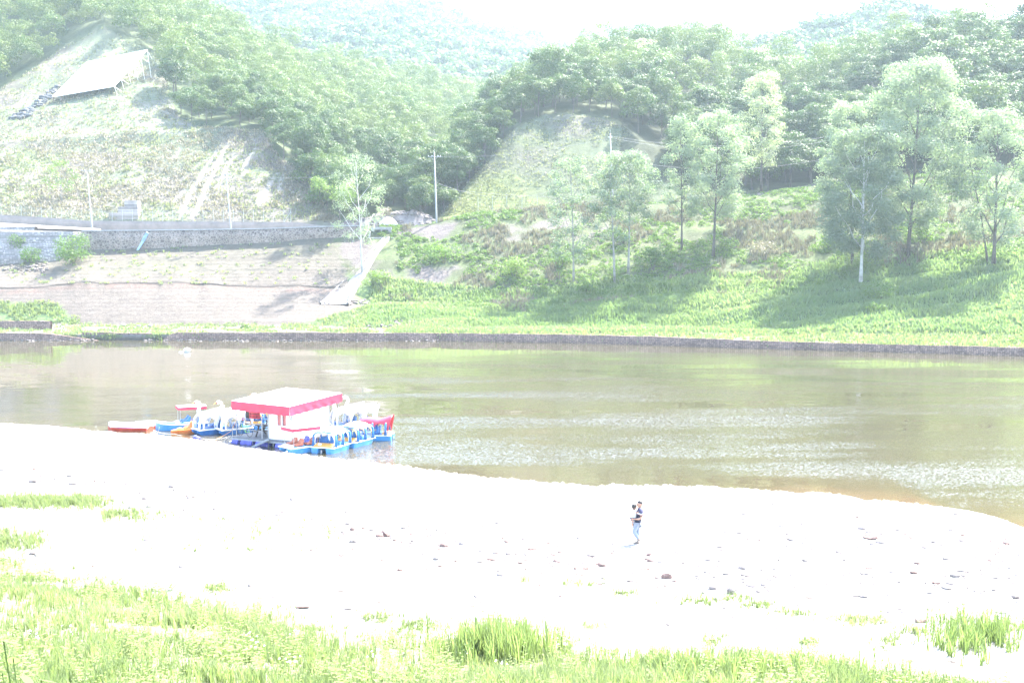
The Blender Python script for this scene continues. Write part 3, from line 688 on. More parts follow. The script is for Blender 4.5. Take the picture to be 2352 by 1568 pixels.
# ------------------------------------------------------------------ the pale poplars on the bank, each one its own tree
def poplar(u, v, vtop, ul, ur, crown_lo, label, seed, mat='poplar', bark='palebark', dens=1.0, r0=0.26, lean=0.0, name='poplar_tree', shape='round', leaf=0.40, bare=False, cat='tree', tree=None):
    r = np.random.default_rng(seed); b = hitk(u, v, tree); ppm = FP / b.y
    H = (v - vtop) / ppm; Wd = (ur - ul) / ppm / 2; cx = ((ul + ur) / 2 - u) / ppm; z0 = (v - crown_lo) / ppm
    t = empty(name, b, 0, label, cat)
    limbs = []
    nl = 14 if name != 'young_tree' else 7
    for k in range(nl):
        tt = (z0 / H) + (0.93 - z0 / H) * (k / nl) ; limbs.append((tt, Wd * (1.1 - 0.5 * k / nl), 0.75 + r.random() * .3, k * 2.4 + r.random(), 0.25))
    tm, pts = trunk_mb(H * 0.95, r0, r, (cx * 0.9 + lean, 0), limbs, 9, 0.15)
    tm.build('trunk', M[bark], t, True)
    L = []
    nlobe = int(38 * dens) if H > 8 else 22
    for k in range(nlobe):
        f = (k + r.random()) / nlobe; z = z0 + (H - z0) * f
        if shape == 'column': prof = 0.85 * math.sin(math.pi * min(1, f * 0.82 + 0.16)) ** 0.7
        elif shape == 'cone': prof = (1 - f) ** 0.6 * (0.4 + 0.6 * min(1, f * 4))
        else: prof = (max(0.0, math.sin(math.pi * min(1, (f * 0.86 + 0.10)))) ** 0.6)
        a = k * 2.399 + r.random() * 0.7; q = Wd * prof * (0.25 + 0.75 * math.sqrt(r.random()))
        R = max(0.5, (0.18 + 0.14 * r.random()) * Wd + 0.45)
        q = max(0, min(q, Wd - R * 0.6))
        L.append((cx * (0.3 + 0.7 * f) + lean * f + math.cos(a) * q, math.sin(a) * q, min(z, H - R * 0.7), R))
    vv, f, tt = clump_crown(r, L, 118 * dens, leaf * 0.74, 0.2, 0.85)
    me = np_mesh('crown', vv, f, {'tint': tt}); link('crown', me, LM[mat], t)
    return t
poplar(832, 628, 356, 756, 884, 560, 'thin pale poplar with sparse silvery crown beside the concrete drain chute', 1, dens=0.62, bark='whitebark', r0=0.22, leaf=0.34)
poplar(1318, 650, 362, 1252, 1384, 600, 'slim poplar with airy crown, the first on the bank left of the tall pole', 2, dens=0.75, bark='palebark', r0=0.22, lean=-0.6)
poplar(1412, 650, 352, 1345, 1462, 560, 'poplar with kinked pale trunk directly below the tall pole', 3, dens=0.65, bark='palebark', r0=0.24, lean=-0.5)
poplar(1443, 630, 350, 1372, 1522, 500, 'poplar with wide thin crown and straight pale trunk, just right of the tall pole', 4, dens=0.8, r0=0.24)
poplar(1566, 574, 272, 1510, 1612, 500, 'narrow column-shaped poplar, left of the pair in mid bank', 5, dens=0.85, shape='column', r0=0.22, bark='bark')
poplar(1638, 592, 258, 1568, 1730, 500, 'broad oval poplar with dark trunk, right of the narrow columnar one', 6, dens=1.0, r0=0.3, bark='bark')
poplar(1958, 604, 238, 1868, 2010, 540, 'poplar partly hidden behind the white-trunked poplar, with short dark trunk', 7, dens=0.95, bark='bark', r0=0.28)
poplar(1977, 650, 296, 1878, 2085, 585, 'leafy poplar with bright white trunk standing lowest on the grass slope', 8, dens=1.15, bark='whitebark', r0=0.32, leaf=0.42)
poplar(2085, 588, 148, 1988, 2232, 520, 'tallest and widest poplar of the bank, towering behind the white-trunked one', 9, dens=1.25, bark='bark', r0=0.38, leaf=0.42)
poplar(2282, 612, 256, 2196, 2400, 560, 'poplar with dark leaning trunk at the right edge of the bank', 10, dens=1.05, bark='bark', r0=0.34, lean=-0.9)
poplar(1748, 434, 172, 1696, 1802, 380, 'whitish blossoming tree with bare lower trunk at the foot of the wood', 11, 'pale', dens=0.9, name='blossoming_tree', bark='bark')
poplar(1388, 170, 64, 1362, 1412, 150, 'small light green upright tree standing alone on the ridge crest', 12, 'poplar', dens=0.6, name='ridge_tree', bark='bark', r0=0.15, leaf=0.5, shape='round') if False else None
poplar(140, 460, 368, 100, 182, 440, 'young sparse sapling growing alone on the bare cut slope', 13, 'shrub', dens=0.35, name='young_tree', r0=0.09, leaf=0.40, tree=left_bvh)
# dead leaning tree among the right poplars
b = hitk(2286, 600); t = empty('dead_tree', b + Vector((-1.2, 0.4, 0)), 0, 'bare leafless tree with forked dark branches beside the leaning poplar at right', 'tree')
rr = np.random.default_rng(3); mb = MB()
tm, pts = trunk_mb(21, 0.2, rr, (-4.0, 0), [(0.5 + 0.045 * k, 3.2 - .15 * k, 0.7, (0.2 if k % 2 else 2.9) + rr.random() * .4, 0.2) for k in range(10)], 7, 0.3)
tm.build('trunk', M['bark'], t, True)
# blossoming pale trees on the right ridge
for k, (u, v, s, lab) in enumerate([(1752, 150, 1.0, 'pale blossoming tree on the dip of the ridge'), (2128, 245, 1.2, 'whitish blossoming tree halfway up the steep right wood'), (1480, 120, 1.0, 'pale blossoming tree near the ridge crest above the mound'),
                               (2150, 160, 1.1, 'pale flowering tree high in the steep right wood, below the ridge'), (1800, 160, 0.9, 'small pale tree right of the ridge dip')]):
    b = hitk(u, v + 45, right_bvh); rr = np.random.default_rng(60 + k)
    t = empty('blossoming_tree', b, 0, lab, 'tree')
    L = [(rr.normal() * 1.5, rr.normal() * 1.5, 4 + rr.random() * 6, 1.2 + rr.random()) for _ in range(11)]
    v_, f_, t_ = clump_crown(rr, L, 14, 0.5); link('crown', np_mesh('crown', v_ * s, f_, {'tint': t_}), LM['pale'], t)
    tm, _ = trunk_mb(9 * s, 0.16, rr, (0, 0), [(.5, 2, .8, 1, .1), (.6, 2, .8, 3, .1), (.7, 2, .8, 5, .1)], 6); tm.build('trunk', M['bark'], t)
b = hitk(1388, 150, right_bvh); rr = np.random.default_rng(77); t = empty('ridge_tree', b, 0, 'small light green upright tree standing out alone on the ridge crest', 'tree')
L = [(rr.normal() * 1.2, rr.normal() * 1.2, 7 + rr.random() * 6.5, 1.1 + .6 * rr.random()) for _ in range(14)]
v_, f_, t_ = clump_crown(rr, L, 16, 0.5); link('crown', np_mesh('crown', v_, f_, {'tint': t_}), LM['shrub'], t)
tm, _ = trunk_mb(10, 0.16, rr, (0, 0), [(.5, 2, .8, 1, .1), (.7, 2, .8, 4, .1)], 6); tm.build('trunk', M['bark'], t)

# ------------------------------------------------------------------ shrubs one can point at
def shrub(u, v, w, h, label, seed, mat='shrub', dens=26, leaf=0.32, tree=None):
    b = hitk(u, v, tree); ppm = FP / b.y; r = np.random.default_rng(seed); W, H = w / ppm / 2, h / ppm
    L = [(r.normal() * W * 0.4, r.normal() * W * 0.35, H * (0.2 + 0.5 * r.random()), H * (0.22 + 0.18 * r.random()) + 0.15) for _ in range(12)]
    L += [(math.cos(a) * W * 0.7, math.sin(a) * W * 0.5, H * 0.25, H * 0.25 + 0.1) for a in (0, 1.2, 2.2, 3.1, 4.2, 5.2)]
    t = empty('shrub', b, 0, label, 'shrub'); v_, f_, t_ = clump_crown(r, L, dens, leaf, 0.2, 0.6)
    link('foliage', np_mesh('foliage', v_, f_, {'tint': t_}), LM[mat], t)
    m = MB()
    for k in range(5): m.tube([(0, 0, -.3), (math.cos(k * 1.3) * W * .2, math.sin(k * 1.3) * W * .2, H * .3), (math.cos(k * 1.3) * W * .4, math.sin(k * 1.3) * W * .4, H * .6)], [.05, .04, .02], 5)
    m.build('stem', M['bark'], t)
SH = [(72, 606, 56, 42, 'round green bush below the pale block wall at far left', 'shrub'), (170, 606, 95, 74, 'big dense bush at the left end of the stone wall', 'shrub'), (42, 575, 34, 40, 'small yellow-green bush against the pale block wall', 'shrub'),
      (1500, 620, 70, 62, 'large grey-green bush right of the two poplars under the tall pole', 'shrub'), (1350, 675, 60, 45, 'dark bush at the foot of the first slim poplar', 'shrub'), (1180, 640, 60, 55, 'rounded bush on the brushy bank, left of the poplars', 'shrub'),
      (1020, 605, 80, 50, 'wide light green bush below the tall pole by the drain', 'shrub'), (860, 660, 70, 44, 'dark leafy bush at the edge of the concrete chute', 'shrub'), (2020, 690, 90, 50, 'low dark bush in the shade right of the white-trunked poplar', 'shrub'),
      (2015, 716, 60, 28, 'pale yellow-green low bush on the grass below the white-trunked poplar', 'shrub'), (1760, 590, 70, 42, 'dry brown and green thicket in mid bank between the poplar groups', 'dryb'), (1650, 575, 120, 40, 'spreading pale green thicket behind the broad oval poplar', 'shrub'),
      (1905, 575, 70, 50, 'brushy bush left of the half hidden poplar', 'shrub'), (562, 756, 26, 16, 'small rounded bush on the terrace beside a pale stone', 'shrub'), (790, 470, 60, 60, 'yellow-green bush at the right foot of the cut slope', 'shrub'),
      (735, 445, 44, 46, 'pale bush growing at the edge where wood meets cut slope', 'shrub'), (885, 500, 40, 30, 'small bush before the rubble heap', 'dryb'), (1960, 470, 90, 60, 'bush thicket on the upper bank beneath the tall poplar', 'shrub'),
      (2120, 560, 80, 40, 'bush right of the tallest poplar trunk', 'shrub'), (1430, 560, 60, 44, 'light bush high on the bank between the two pale trunks', 'shrub'), (1290, 610, 60, 40, 'yellowish bush left of the first slim poplar', 'shrub'), (1815, 770, 50, 16, 'low bush on the terrace edge above the river wall', 'shrub'), (2330, 790, 60, 16, 'low bush above the river wall at the right edge', 'shrub')]
for k, (u, v, w, h, lab, mt) in enumerate(SH): shrub(u, v, w, h, lab, 400 + k, mt)
for k, (u, v, w, h, lab) in enumerate([(720, 470, 40, 40, 'small tree-like bush at the lower end of the wood edge'), (690, 420, 40, 34, 'rounded bush hanging over the cut slope edge')]): shrub(u, v, w, h, lab, 440 + k, 'shrub', tree=left_bvh)

# undergrowth and tall grass on the far bank: nobody could count it
def tufts(pts, hgt, wid, r, nb=5, curve=0.35):
    n = len(pts); k = nb; base = np.repeat(pts, k, 0) + np.concatenate([r.normal(size=(n * k, 2)) * wid * 1.6, np.zeros((n * k, 1))], 1)
    hh = np.repeat(hgt, k) * (0.55 + 0.6 * r.random(n * k)); az = r.random(n * k) * 6.283; d = np.stack([np.cos(az), np.sin(az), 0 * az], -1)
    s = np.stack([-np.sin(az), np.cos(az), 0 * az], -1) * (wid / 2) * (0.7 + .6 * r.random(n * k))[:, None]
    lean = (curve * (0.3 + r.random(n * k)) * hh)[:, None]; up = np.array([0, 0, 1.0])
    p0 = base - up * 0.05; p1 = base + up * hh[:, None] * 0.55 + d * lean * 0.3; p2 = base + up * hh[:, None] + d * lean
    v = np.stack([p0 - s, p0 + s, p1 + s * 0.8, p1 - s * 0.8, p2 + s * 0.12, p2 - s * 0.12], 1).reshape(-1, 3)
    i = np.arange(n * k)[:, None] * 6; f = np.concatenate([i + np.array([0, 1, 2, 3]), i + np.array([3, 2, 4, 5])], 0)
    return v, f, n * k
def bank_points(n, ok, seed, G=GB, U=None, V=None, avoid=None):
    rr = np.random.default_rng(seed); U = GU if U is None else U; V = GV if V is None else V; nr, nc = G.shape[:2]
    i = (rr.random(n * 12) * (nr - 1)).astype(int); j = (rr.random(n * 12) * (nc - 1)).astype(int); f = rr.random((n * 12, 1)); g = rr.random((n * 12, 1))
    k = ok(U[i, j], V[i, j], G[i, j])
    if avoid is not None: k = k & (avoid[i, j] < 0.1)
    i, j, f, g = i[k][:n], j[k][:n], f[k][:n], g[k][:n]
    return (G[i, j] * (1 - f) + G[np.minimum(i + 1, nr - 1), j] * f) * (1 - g) + G[i, np.minimum(j + 1, nc - 1)] * g
EDG = [(850, 640), (1000, 665), (1200, 680), (1400, 655), (1600, 640), (1800, 640), (1950, 600), (2150, 590), (2352, 560), (3300, 540)]
def okbrush(u, v, p): return (u > 870 + (v < 600) * 0) & (u < 2600) & (v > I(u, VTOP) - 28) & (v < I(u, EDG) + 40) & (v < 760) & (fbm(p[:, 0] * 0.15, p[:, 1] * 0.2, 71) < 0.60) & ((u - 870) > (v - 740) * -0.0)
def okgrass(u, v, p): return (u > 760) & (u < 2500) & (v > I(u, EDG) - 10) & (v < 765) & ((v < 752) | (u > 900)) & (u > 850 - (v - 690) * .15)
rr = np.random.default_rng(9)
pts = bank_points(9000, okbrush, 10)
cs = []; ns = []; ts = []
hn = fbm(pts[:, 0] * 0.12, pts[:, 1] * 0.14, 55)
sel = hn > 0.43; pp = pts[sel]
for p, hv in zip(pp[:5200], hn[sel]):
    R = 0.35 + 1.0 * rr.random() * hv; k = int(46 * R * R) + 8; d = rr.normal(size=(k, 3)); d /= np.linalg.norm(d, axis=1, keepdims=True); d[:, 2] = np.abs(d[:, 2]) * 0.9
    cs.append(p + d * R * (0.6 + .4 * rr.random((k, 1)))); ns.append(d + rr.normal(size=(k, 3)) * .5); ts.append(np.full(k, rr.random() * .7) + rr.random(k) * .3)
v_, f_ = leaf_quads(np.concatenate(cs), np.concatenate(ns), 0.30, rr); tag(link('undergrowth', np_mesh('undergrowth', v_, f_, {'tint': np.repeat(np.concatenate(ts), 4)}), LM['shrub']), kind='stuff')
v_, f_, n_ = tufts(pts[~sel], 0.6 + 0.7 * rr.random((~sel).sum()), 0.16, rr, 9); tag(link('dry_undergrowth', np_mesh('dry', v_, f_, {'tint': np.repeat(rr.random(n_), 6)}), LM['dryb']), kind='stuff')
pts = bank_points(30000, okgrass, 12); hn = fbm(pts[:, 0] * 0.1, pts[:, 1] * 0.3, 56)
v_, f_, n_ = tufts(pts, 0.35 + 0.75 * hn, 0.2, rr, 4, 0.6)
tint = np.clip(np.repeat(fbm(pts[:, 0] * 0.07, pts[:, 1] * 0.2, 57), 4) * 1.1 - 0.1 + rr.normal(size=n_) * 0.12, 0, 1)
tag(link('bank_grass', np_mesh('bank_grass', v_, f_, {'tint': np.repeat(tint, 6)}), LM['bgrass']), kind='stuff')
# terrace grass fringe and green patches at left, plus herbs on the cut slopes
pts = bank_points(14000, lambda u, v, p: ((v > 745) & (v < 800) & (u > -100) & (u < 2450) & (p[:, 2] < 2.6) & (fbm(p[:, 0] * .3, p[:, 1] * .6, 88) > 0.50 - 0.12 * (u > 900))) | ((v > 692) & (v < 745) & (u < 190 - (742 - v) * 1.3 + 60 * (fbm(p[:, 0] * .3, p[:, 1] * .3, 189) - .5)) & (fbm(p[:, 0] * .2, p[:, 1] * .3, 89) > 0.40)) | ((u > 725) & (u < 860) & (v > 696 + (860 - u) * .3) & (v < 750)), 13)
v_, f_, n_ = tufts(pts, 0.3 + 0.3 * rr.random(len(pts)), 0.16, rr, 4, 0.6); tag(link('terrace_grass', np_mesh('tg', v_, f_, {'tint': np.repeat(np.clip(0.35 + 0.5 * rr.random(n_), 0, 1), 6)}), LM['grass']), kind='stuff')
pts = bank_points(5000, lambda u, v, p: inpoly(u, v, CUT) & (u > -100) & (v > 60) & (v < 508) & (fbm(p[:, 0] * .12, (p[:, 1] + p[:, 2]) * .08, 90) > 0.44), 14, GL, LU, LV, STL)
v_, f_, n_ = tufts(pts, 0.2 + 0.45 * rr.random(len(pts)), 0.3, rr, 4, 0.8); tag(link('slope_herbs', np_mesh('sh', v_, f_, {'tint': np.repeat(rr.random(n_), 6)}), LM['slopeherb']), kind='stuff')
pts = bank_points(9000, lambda u, v, p: inpoly(u, v, CUT) & (u > -100) & (v > 150) & (v < 508) & (fbm(p[:, 0] * .12, (p[:, 1] + p[:, 2]) * .08, 90) < 0.50), 16, GL, LU, LV, STL)
v_, f_, n_ = tufts(pts, 0.2 + 0.4 * rr.random(len(pts)), 0.25, rr, 4, 0.8); tag(link('dry_slope_herbs', np_mesh('dsh', v_, f_, {'tint': np.repeat(rr.random(n_), 6)}), LM['dryb']), kind='stuff')
pts = bank_points(3500, lambda u, v, p: inpoly(u, v, CUTR) & (u > 1000) & (v > 200) & (fbm(p[:, 0] * .12, (p[:, 1] + p[:, 2]) * .08, 90) > 0.44), 15, GR, RU, RV)
v_, f_, n_ = tufts(pts, 0.15 + 0.3 * rr.random(len(pts)), 0.2, rr, 5, 0.9); tag(link('slope_herbs', np_mesh('sh2', v_, f_, {'tint': np.repeat(rr.random(n_) * .7 + .2, 6)}), LM['slopeherb']), kind='stuff')
# tiny weeds on the matting slope
pts = bank_points(260, lambda u, v, p: (u < 760) & (u > 0) & (v > 560) & (v < 655), 17)
v_, f_, n_ = tufts(pts, 0.25 + 0.35 * rr.random(len(pts)), 0.14, rr, 12, 0.7); tag(link('slope_weeds', np_mesh('sw', v_, f_, {'tint': np.repeat(rr.random(n_) * .5, 6)}), LM['grass']), kind='stuff')
# ------------------------------------------------------------------ walls, drain, fences, poles on the far bank
def stone_mat(name, col, mortar, sx, sy, rnd=False):
    m, nt, b, out = mat_base(name); tc = nt.nodes.new('ShaderNodeTexCoord'); mp = nt.nodes.new('ShaderNodeMapping')
    at = N(nt, 'ShaderNodeAttribute', attribute_name='along'); sp = nt.nodes.new('ShaderNodeSeparateXYZ'); nt.links.new(tc.outputs['Object'], sp.inputs[0])
    cb = nt.nodes.new('ShaderNodeCombineXYZ'); nt.links.new(at.outputs['Fac'], cb.inputs[0]); nt.links.new(sp.outputs['Z'], cb.inputs[1])
    nt.links.new(cb.outputs[0], mp.inputs[0]); mp.inputs['Scale'].default_value = (sx, sy, 1)
    v = nt.nodes.new('ShaderNodeTexVoronoi'); v.feature = 'DISTANCE_TO_EDGE'; v.inputs['Scale'].default_value = 1.0; v.inputs['Randomness'].default_value = 1.0 if rnd else 0.45
    v2 = nt.nodes.new('ShaderNodeTexVoronoi'); v2.inputs['Scale'].default_value = 1.0; v2.inputs['Randomness'].default_value = v.inputs['Randomness'].default_value
    nt.links.new(mp.outputs[0], v.inputs['Vector']); nt.links.new(mp.outputs[0], v2.inputs['Vector'])
    bw = nt.nodes.new('ShaderNodeSeparateColor'); nt.links.new(v2.outputs['Color'], bw.inputs[0])
    c = mixc(nt, 0.7, col, mixc(nt, 1.0, col, ramp(nt, bw.outputs[0], [(0.0, (0.35, .34, .33)), (1.0, (1.25, 1.2, 1.15))]), 'MULTIPLY'))
    c = mixc(nt, ramp(nt, v.outputs[0], [(0.03, (1, 1, 1)), (0.12, (0, 0, 0))]), c, mortar)
    c = mixc(nt, 1.0, c, ramp(nt, noise_node(nt, 0.35, 5), [(0.3, (0.7, .7, .7)), (0.7, (1.2, 1.2, 1.2))]), 'MULTIPLY')
    nt.links.new(c, b.inputs['Base Color']); b.inputs['Roughness'].default_value = 0.9; b.inputs['Specular IOR Level'].default_value = 0.2
    bp = nt.nodes.new('ShaderNodeBump'); bp.inputs['Distance'].default_value = 0.12; bp.inputs['Strength'].default_value = 0.8
    nt.links.new(v.outputs[0], bp.inputs['Height']); nt.links.new(bp.outputs[0], b.inputs['Normal']); return m
M['gabion'] = stone_mat('gabion_stone', (0.27, 0.185, 0.15), (0.07, 0.05, 0.04), 3.2, 5.0)
M['rubblewall'] = stone_mat('mortared_rubble', (0.20, 0.16, 0.135), (0.30, 0.255, 0.22), 1.8, 2.0, True)
M['blockwall'] = stone_mat('split_face_blocks', (0.33, 0.31, 0.30), (0.17, 0.158, 0.15), 1.6, 2.6)
M['chutem'] = stone_mat('drain_masonry', (0.27, 0.26, 0.25), (0.17, 0.165, 0.16), 1.0, 1.2, True)
def ribbon(xy, z0, z1, th, mat, name, parent=None, wob=0.0, seed=0):
    n = len(xy); xy = np.array(xy, float); z0 = np.array(z0, float) * np.ones(n); z1 = np.array(z1, float) * np.ones(n)
    t = np.gradient(xy, axis=0); t /= np.linalg.norm(t, axis=1, keepdims=True); nn = np.stack([-t[:, 1], t[:, 0]], -1)
    nn *= np.where(nn[:, 1:2] < 0, -1, 1); s = np.concatenate([[0], np.cumsum(np.linalg.norm(np.diff(xy, axis=0), axis=1))])
    w = wob * (fbm(s * 0.5, s * 0, seed, 4) - 0.5) * 2; z1 = z1 + w; bk = xy + nn * th
    prof = [np.column_stack([xy, z0]), np.column_stack([xy, (z0 + z1) / 2]), np.column_stack([xy, z1]), np.column_stack([bk, z1 - 0.003]), np.column_stack([bk, z0])]
    v = np.stack(prof, 0); f = grid_faces(5, n)
    me = np_mesh(name, v.reshape(-1, 3), f, {'along': np.tile(s, 5)}); return link(name, me, mat, parent)
def wline(u0, u1, tops, off, step=8.0):
    U = np.arange(u0, u1, step); y = Ywat(U) + off; b = Pn(U, I(U, VW), y); tp = Pn(U, I(U, tops), y); return U, b[:, :2], tp[:, 2]
U, xy, z1 = wline(376, 3200, [(376, 764), (700, 763.5), (1000, 765), (1300, 768), (1500, 773), (1700, 781), (2000, 790), (2352, 798), (3300, 820)], 0.25)
z1[:5] = [0.3, 0.75, 1.1, 1.3, 1.4]
tag(ribbon(xy, -1.2, z1, 0.6, M['gabion'], 'river_wall', wob=0.07), 'long grey-brown stone river wall running along the far waterline to the right edge', 'river wall')
U, xy, z1 = wline(-880, 236, [(-880, 764), (60, 764.5), (120, 767), (150, 771), (180, 776), (236, 783.6)], -0.3)
tag(ribbon(xy, -1.2, z1, 0.6, M['gabion'], 'river_wall', wob=0.06, seed=3), 'left section of river wall tilting down into the water at its right end', 'river wall')
U, xy, z1 = wline(188, 356, [(188, 764), (200, 763), (356, 766)], 0.85)
tag(ribbon(xy, -1.2, z1, 0.5, M['gabion'], 'river_wall', wob=0.12, seed=5), 'short broken middle section of river wall set back between grass clumps', 'river wall')
U = np.arange(-300, 118, 8.0); q = Pn(U, 752 + 0 * U, Ywat(U) + 9); q2 = Pn(U, 737 + 0 * U, Ywat(U) + 9)
tag(ribbon(q[:, :2], q[:, 2] - 1.5, q2[:, 2], 0.8, M['gabion'], 'terrace_wall', wob=0.15, seed=8), 'low overgrown stone wall below the bright grass patch at far left', 'wall')
# mortared stone wall under the road
U = np.arange(188, 846, 6.0); lo = Pn(U, I(U, VTOP), I(U, YTOP) - 0.25); hi = Pn(U, np.interp(U, UB, v5) - 0.5, I(U, YTOP) - 0.25)
t = empty('stone_wall', lo[len(U) // 2], 0, 'long mortared rubble stone wall holding up the road above the matting slope', 'wall')
def local(o, t):
    o.matrix_parent_inverse = Matrix.Identity(4); o.location = -Vector(t.location); return o
local(ribbon(lo[:, :2], lo[:, 2] - 0.6, hi[:, 2], 1.3, M['rubblewall'], 'wall_body', t, 0.05), t)
hi2 = hi.copy(); local(ribbon(hi2[:, :2] - np.array([0, 0.12]), hi2[:, 2] + 0.003, hi2[:, 2] + 0.22, 1.5, M['concrete'], 'coping', t), t)
# tiered block wall at the far left
t = empty('block_wall', P(80, 590, 237), 0, 'pale grey wall of stepped concrete block tiers at the far left of the road', 'wall')
for k in range(6):
    vb = 598 - 13.0 * k; U = np.arange(-880 if k < 5 else -400, (150 + 6 * k) if k < 5 else 84, 8.0); yy = 236.2 + 0.7 * k + 0 * U
    dv = I(U, [(-900, 0), (-200, 0), (0, 2), (190, -2)]); a = Pn(U, vb + 5 + dv, yy); b2 = Pn(U, vb - 13.2 + dv, yy)
    local(ribbon(a[:, :2], a[:, 2] - 0.4, b2[:, 2], 1.6, M['blockwall'], 'tier', t, 0.0), t)
# pale ramp road above the tiers
U = np.arange(-880, 236, 8.0); a = Pn(U, I(U, [(-900, 520), (0, 522), (236, 529)]), 241 + 0 * U); b2 = Pn(U, I(U, [(-900, 508), (0, 511), (236, 525)]), 246.5 + 0 * U)
me = np_mesh('road', np.stack([a, b2]).reshape(-1, 3), grid_faces(2, len(U)), {'col': np.tile([0.21, 0.185, 0.165], (2 * len(U), 1))}); tag(link('road', me, bank_mat), kind='structure')
# retaining wall at the back of the road
U = np.arange(-880, 772, 6.0); TOPR = [(-900, 490), (0, 493), (100, 499), (200, 507), (690, 511), (720, 516), (772, 521)]
a = Pn(U, 528 + 0 * U, 247 + 0 * U); b2 = Pn(U, I(U, TOPR), 247 + 0 * U)
tag(ribbon(a[:, :2], a[:, 2] - 0.3, b2[:, 2], 0.5, M['concretegrey'], 'retaining_wall', wob=0.0), 'long grey concrete retaining wall at the foot of the bare cut slope, below the fence', 'wall')
U = np.arange(1040, 1560, 6.0); a = hitk(1300, 478)
TW = [(1040, 497), (1080, 491), (1120, 485.5), (1200, 479.5), (1270, 475), (1400, 470), (1560, 466)]
yy = I(U, YTOP) + 3.0; b2 = Pn(U, I(U, TW), yy); a = Pn(U, I(U, VTOP) + 3, yy)
tag(ribbon(a[:, :2], a[:, 2] - 0.3, b2[:, 2], 0.35, M['concretegrey'], 'retaining_wall'), 'low dark concrete wall along the road in front of the mound-shaped cut slope', 'wall')
U = np.arange(1740, 1862, 6.0); yy = I(U, YTOP) + 4; a = Pn(U, I(U, [(1740, 452), (1862, 434)]), yy); b2 = Pn(U, I(U, [(1740, 444), (1862, 428)]), yy)
tag(ribbon(a[:, :2], a[:, 2] - 1.5, b2[:, 2], 0.35, M['concretegrey'], 'retaining_wall'), 'short low grey wall beside the lane at the foot of the right wood', 'wall')
# stepped concrete block structure
t = empty('stepped_structure', P(284, 510, 248.5), 0, 'stepped grey concrete structure of three tiers behind the roadside fence', 'drain structure')
for (ua, ub, va, vb, dy) in ((250, 318, 489, 512, 0), (272, 318, 475, 490, 1.5), (288, 318, 461, 476, 3.0)):
    p0 = P(ua, va, 248.6 + dy); p1 = P(ub, vb, 248.6 + dy)
    m = MB(); m.box(((p0.x + p1.x) / 2 - t.location.x, 1.2 + dy * 0.8, (p0.z + p1.z) / 2 - t.location.z), (p1.x - p0.x, 2.4, p0.z - p1.z)); m.build('tier', M['blockwall'], t, bevel=0.04)
# fences
def fence(name, label, us, base, top, Yf, wires, post_m, h_over=0.0):
    b0 = P(us[0], I(us[0], base), Yf(us[0])); t = empty(name, b0, 0, label, 'fence'); prev = None; m = MB()
    for u in us:
        a = P(u, I(u, base), Yf(u)) - b0; c = P(u, I(u, top), Yf(u)) - b0
        p = MB(); p.tube([a - Vector((0, 0, .2)), c, c + Vector((0, -0.25, 0.3))], 0.045, 6); p.build('post', post_m, t)
        if prev:
            for k in range(wires):
                f = (k + 0.5) / wires; m.tube([prev[0].lerp(prev[1], f), a.lerp(c, f)], 0.010, 3, False)
            for k in range(6):
                f = k / 6; m.tube([prev[0].lerp(a, f), prev[1].lerp(c, f)], 0.007, 3, False)
        prev = (a, c)
    m.build('wire_mesh', M['fencewire'], t); return t
M['fencewire'] = plain('fence_wire', (0.22, 0.26, 0.25), 0.6, 0.1); M['post'] = plain('fence_post', (0.30, 0.33, 0.32), 0.6, 0.1)
f1 = fence('wire_fence', 'long wire mesh fence with slim posts along the top of the roadside wall', [-160 + 23.2 * k for k in range(36)] + [668], TOPR, [(-200, 468), (0, 471), (200, 484), (668, 483)], lambda u: 247.3, 7, M['post'])
m = MB(); b0 = Vector(f1.location); m.tube([P(668, 486, 247.3) - b0, P(652, 511, 247.3) - b0], 0.05, 6); m.build('brace', M['post'], f1)
fence('wire_fence', 'short wire fence on the road edge below the mound-shaped cut slope', [1098, 1131, 1164, 1199, 1234], [(1098, 492), (1234, 481)], [(1098, 454), (1234, 452)], lambda u: 252.0, 5, M['post'])
# culvert with two pipes, drain chute, aprons
b0 = P(876, 546, 239.0); t = empty('culvert', b0, 0, 'pale concrete culvert headwall with two dark round pipe mouths above the chute', 'culvert')
m = MB(); pp = 239.0 / FP
def holes_plate(w, h, hs, r, th):
    bm = bmesh.new(); vs = []; n = 16; mb = MB()
    # plate built from columns around the holes
    return mb
W_, H_ = 4.4, 2.3
m.box((0, 0.25, H_ - 0.3), (W_, 0.5, 0.6)); m.box((-W_ / 2 + 0.35, 0.25, H_ / 2 - 0.3), (0.7, 0.498, H_ - 0.6)); m.box((W_ / 2 - 0.35, 0.25, H_ / 2 - 0.3), (0.7, 0.498, H_ - 0.6)); m.box((0, 0.25, H_ / 2 - 0.3), (0.35, 0.496, H_ - 0.6)); m.box((0, 0.25, 0.1), (W_ - 1.4, 0.494, 0.5))
m.box((-W_ / 2 - 0.2, -0.6, 0.7), (0.35, 1.6, 1.4)); m.box((0, -0.9, -0.15), (W_ + 1.2, 2.0, 0.4)); m.build('headwall', M['concrete'], t, bevel=0.03)
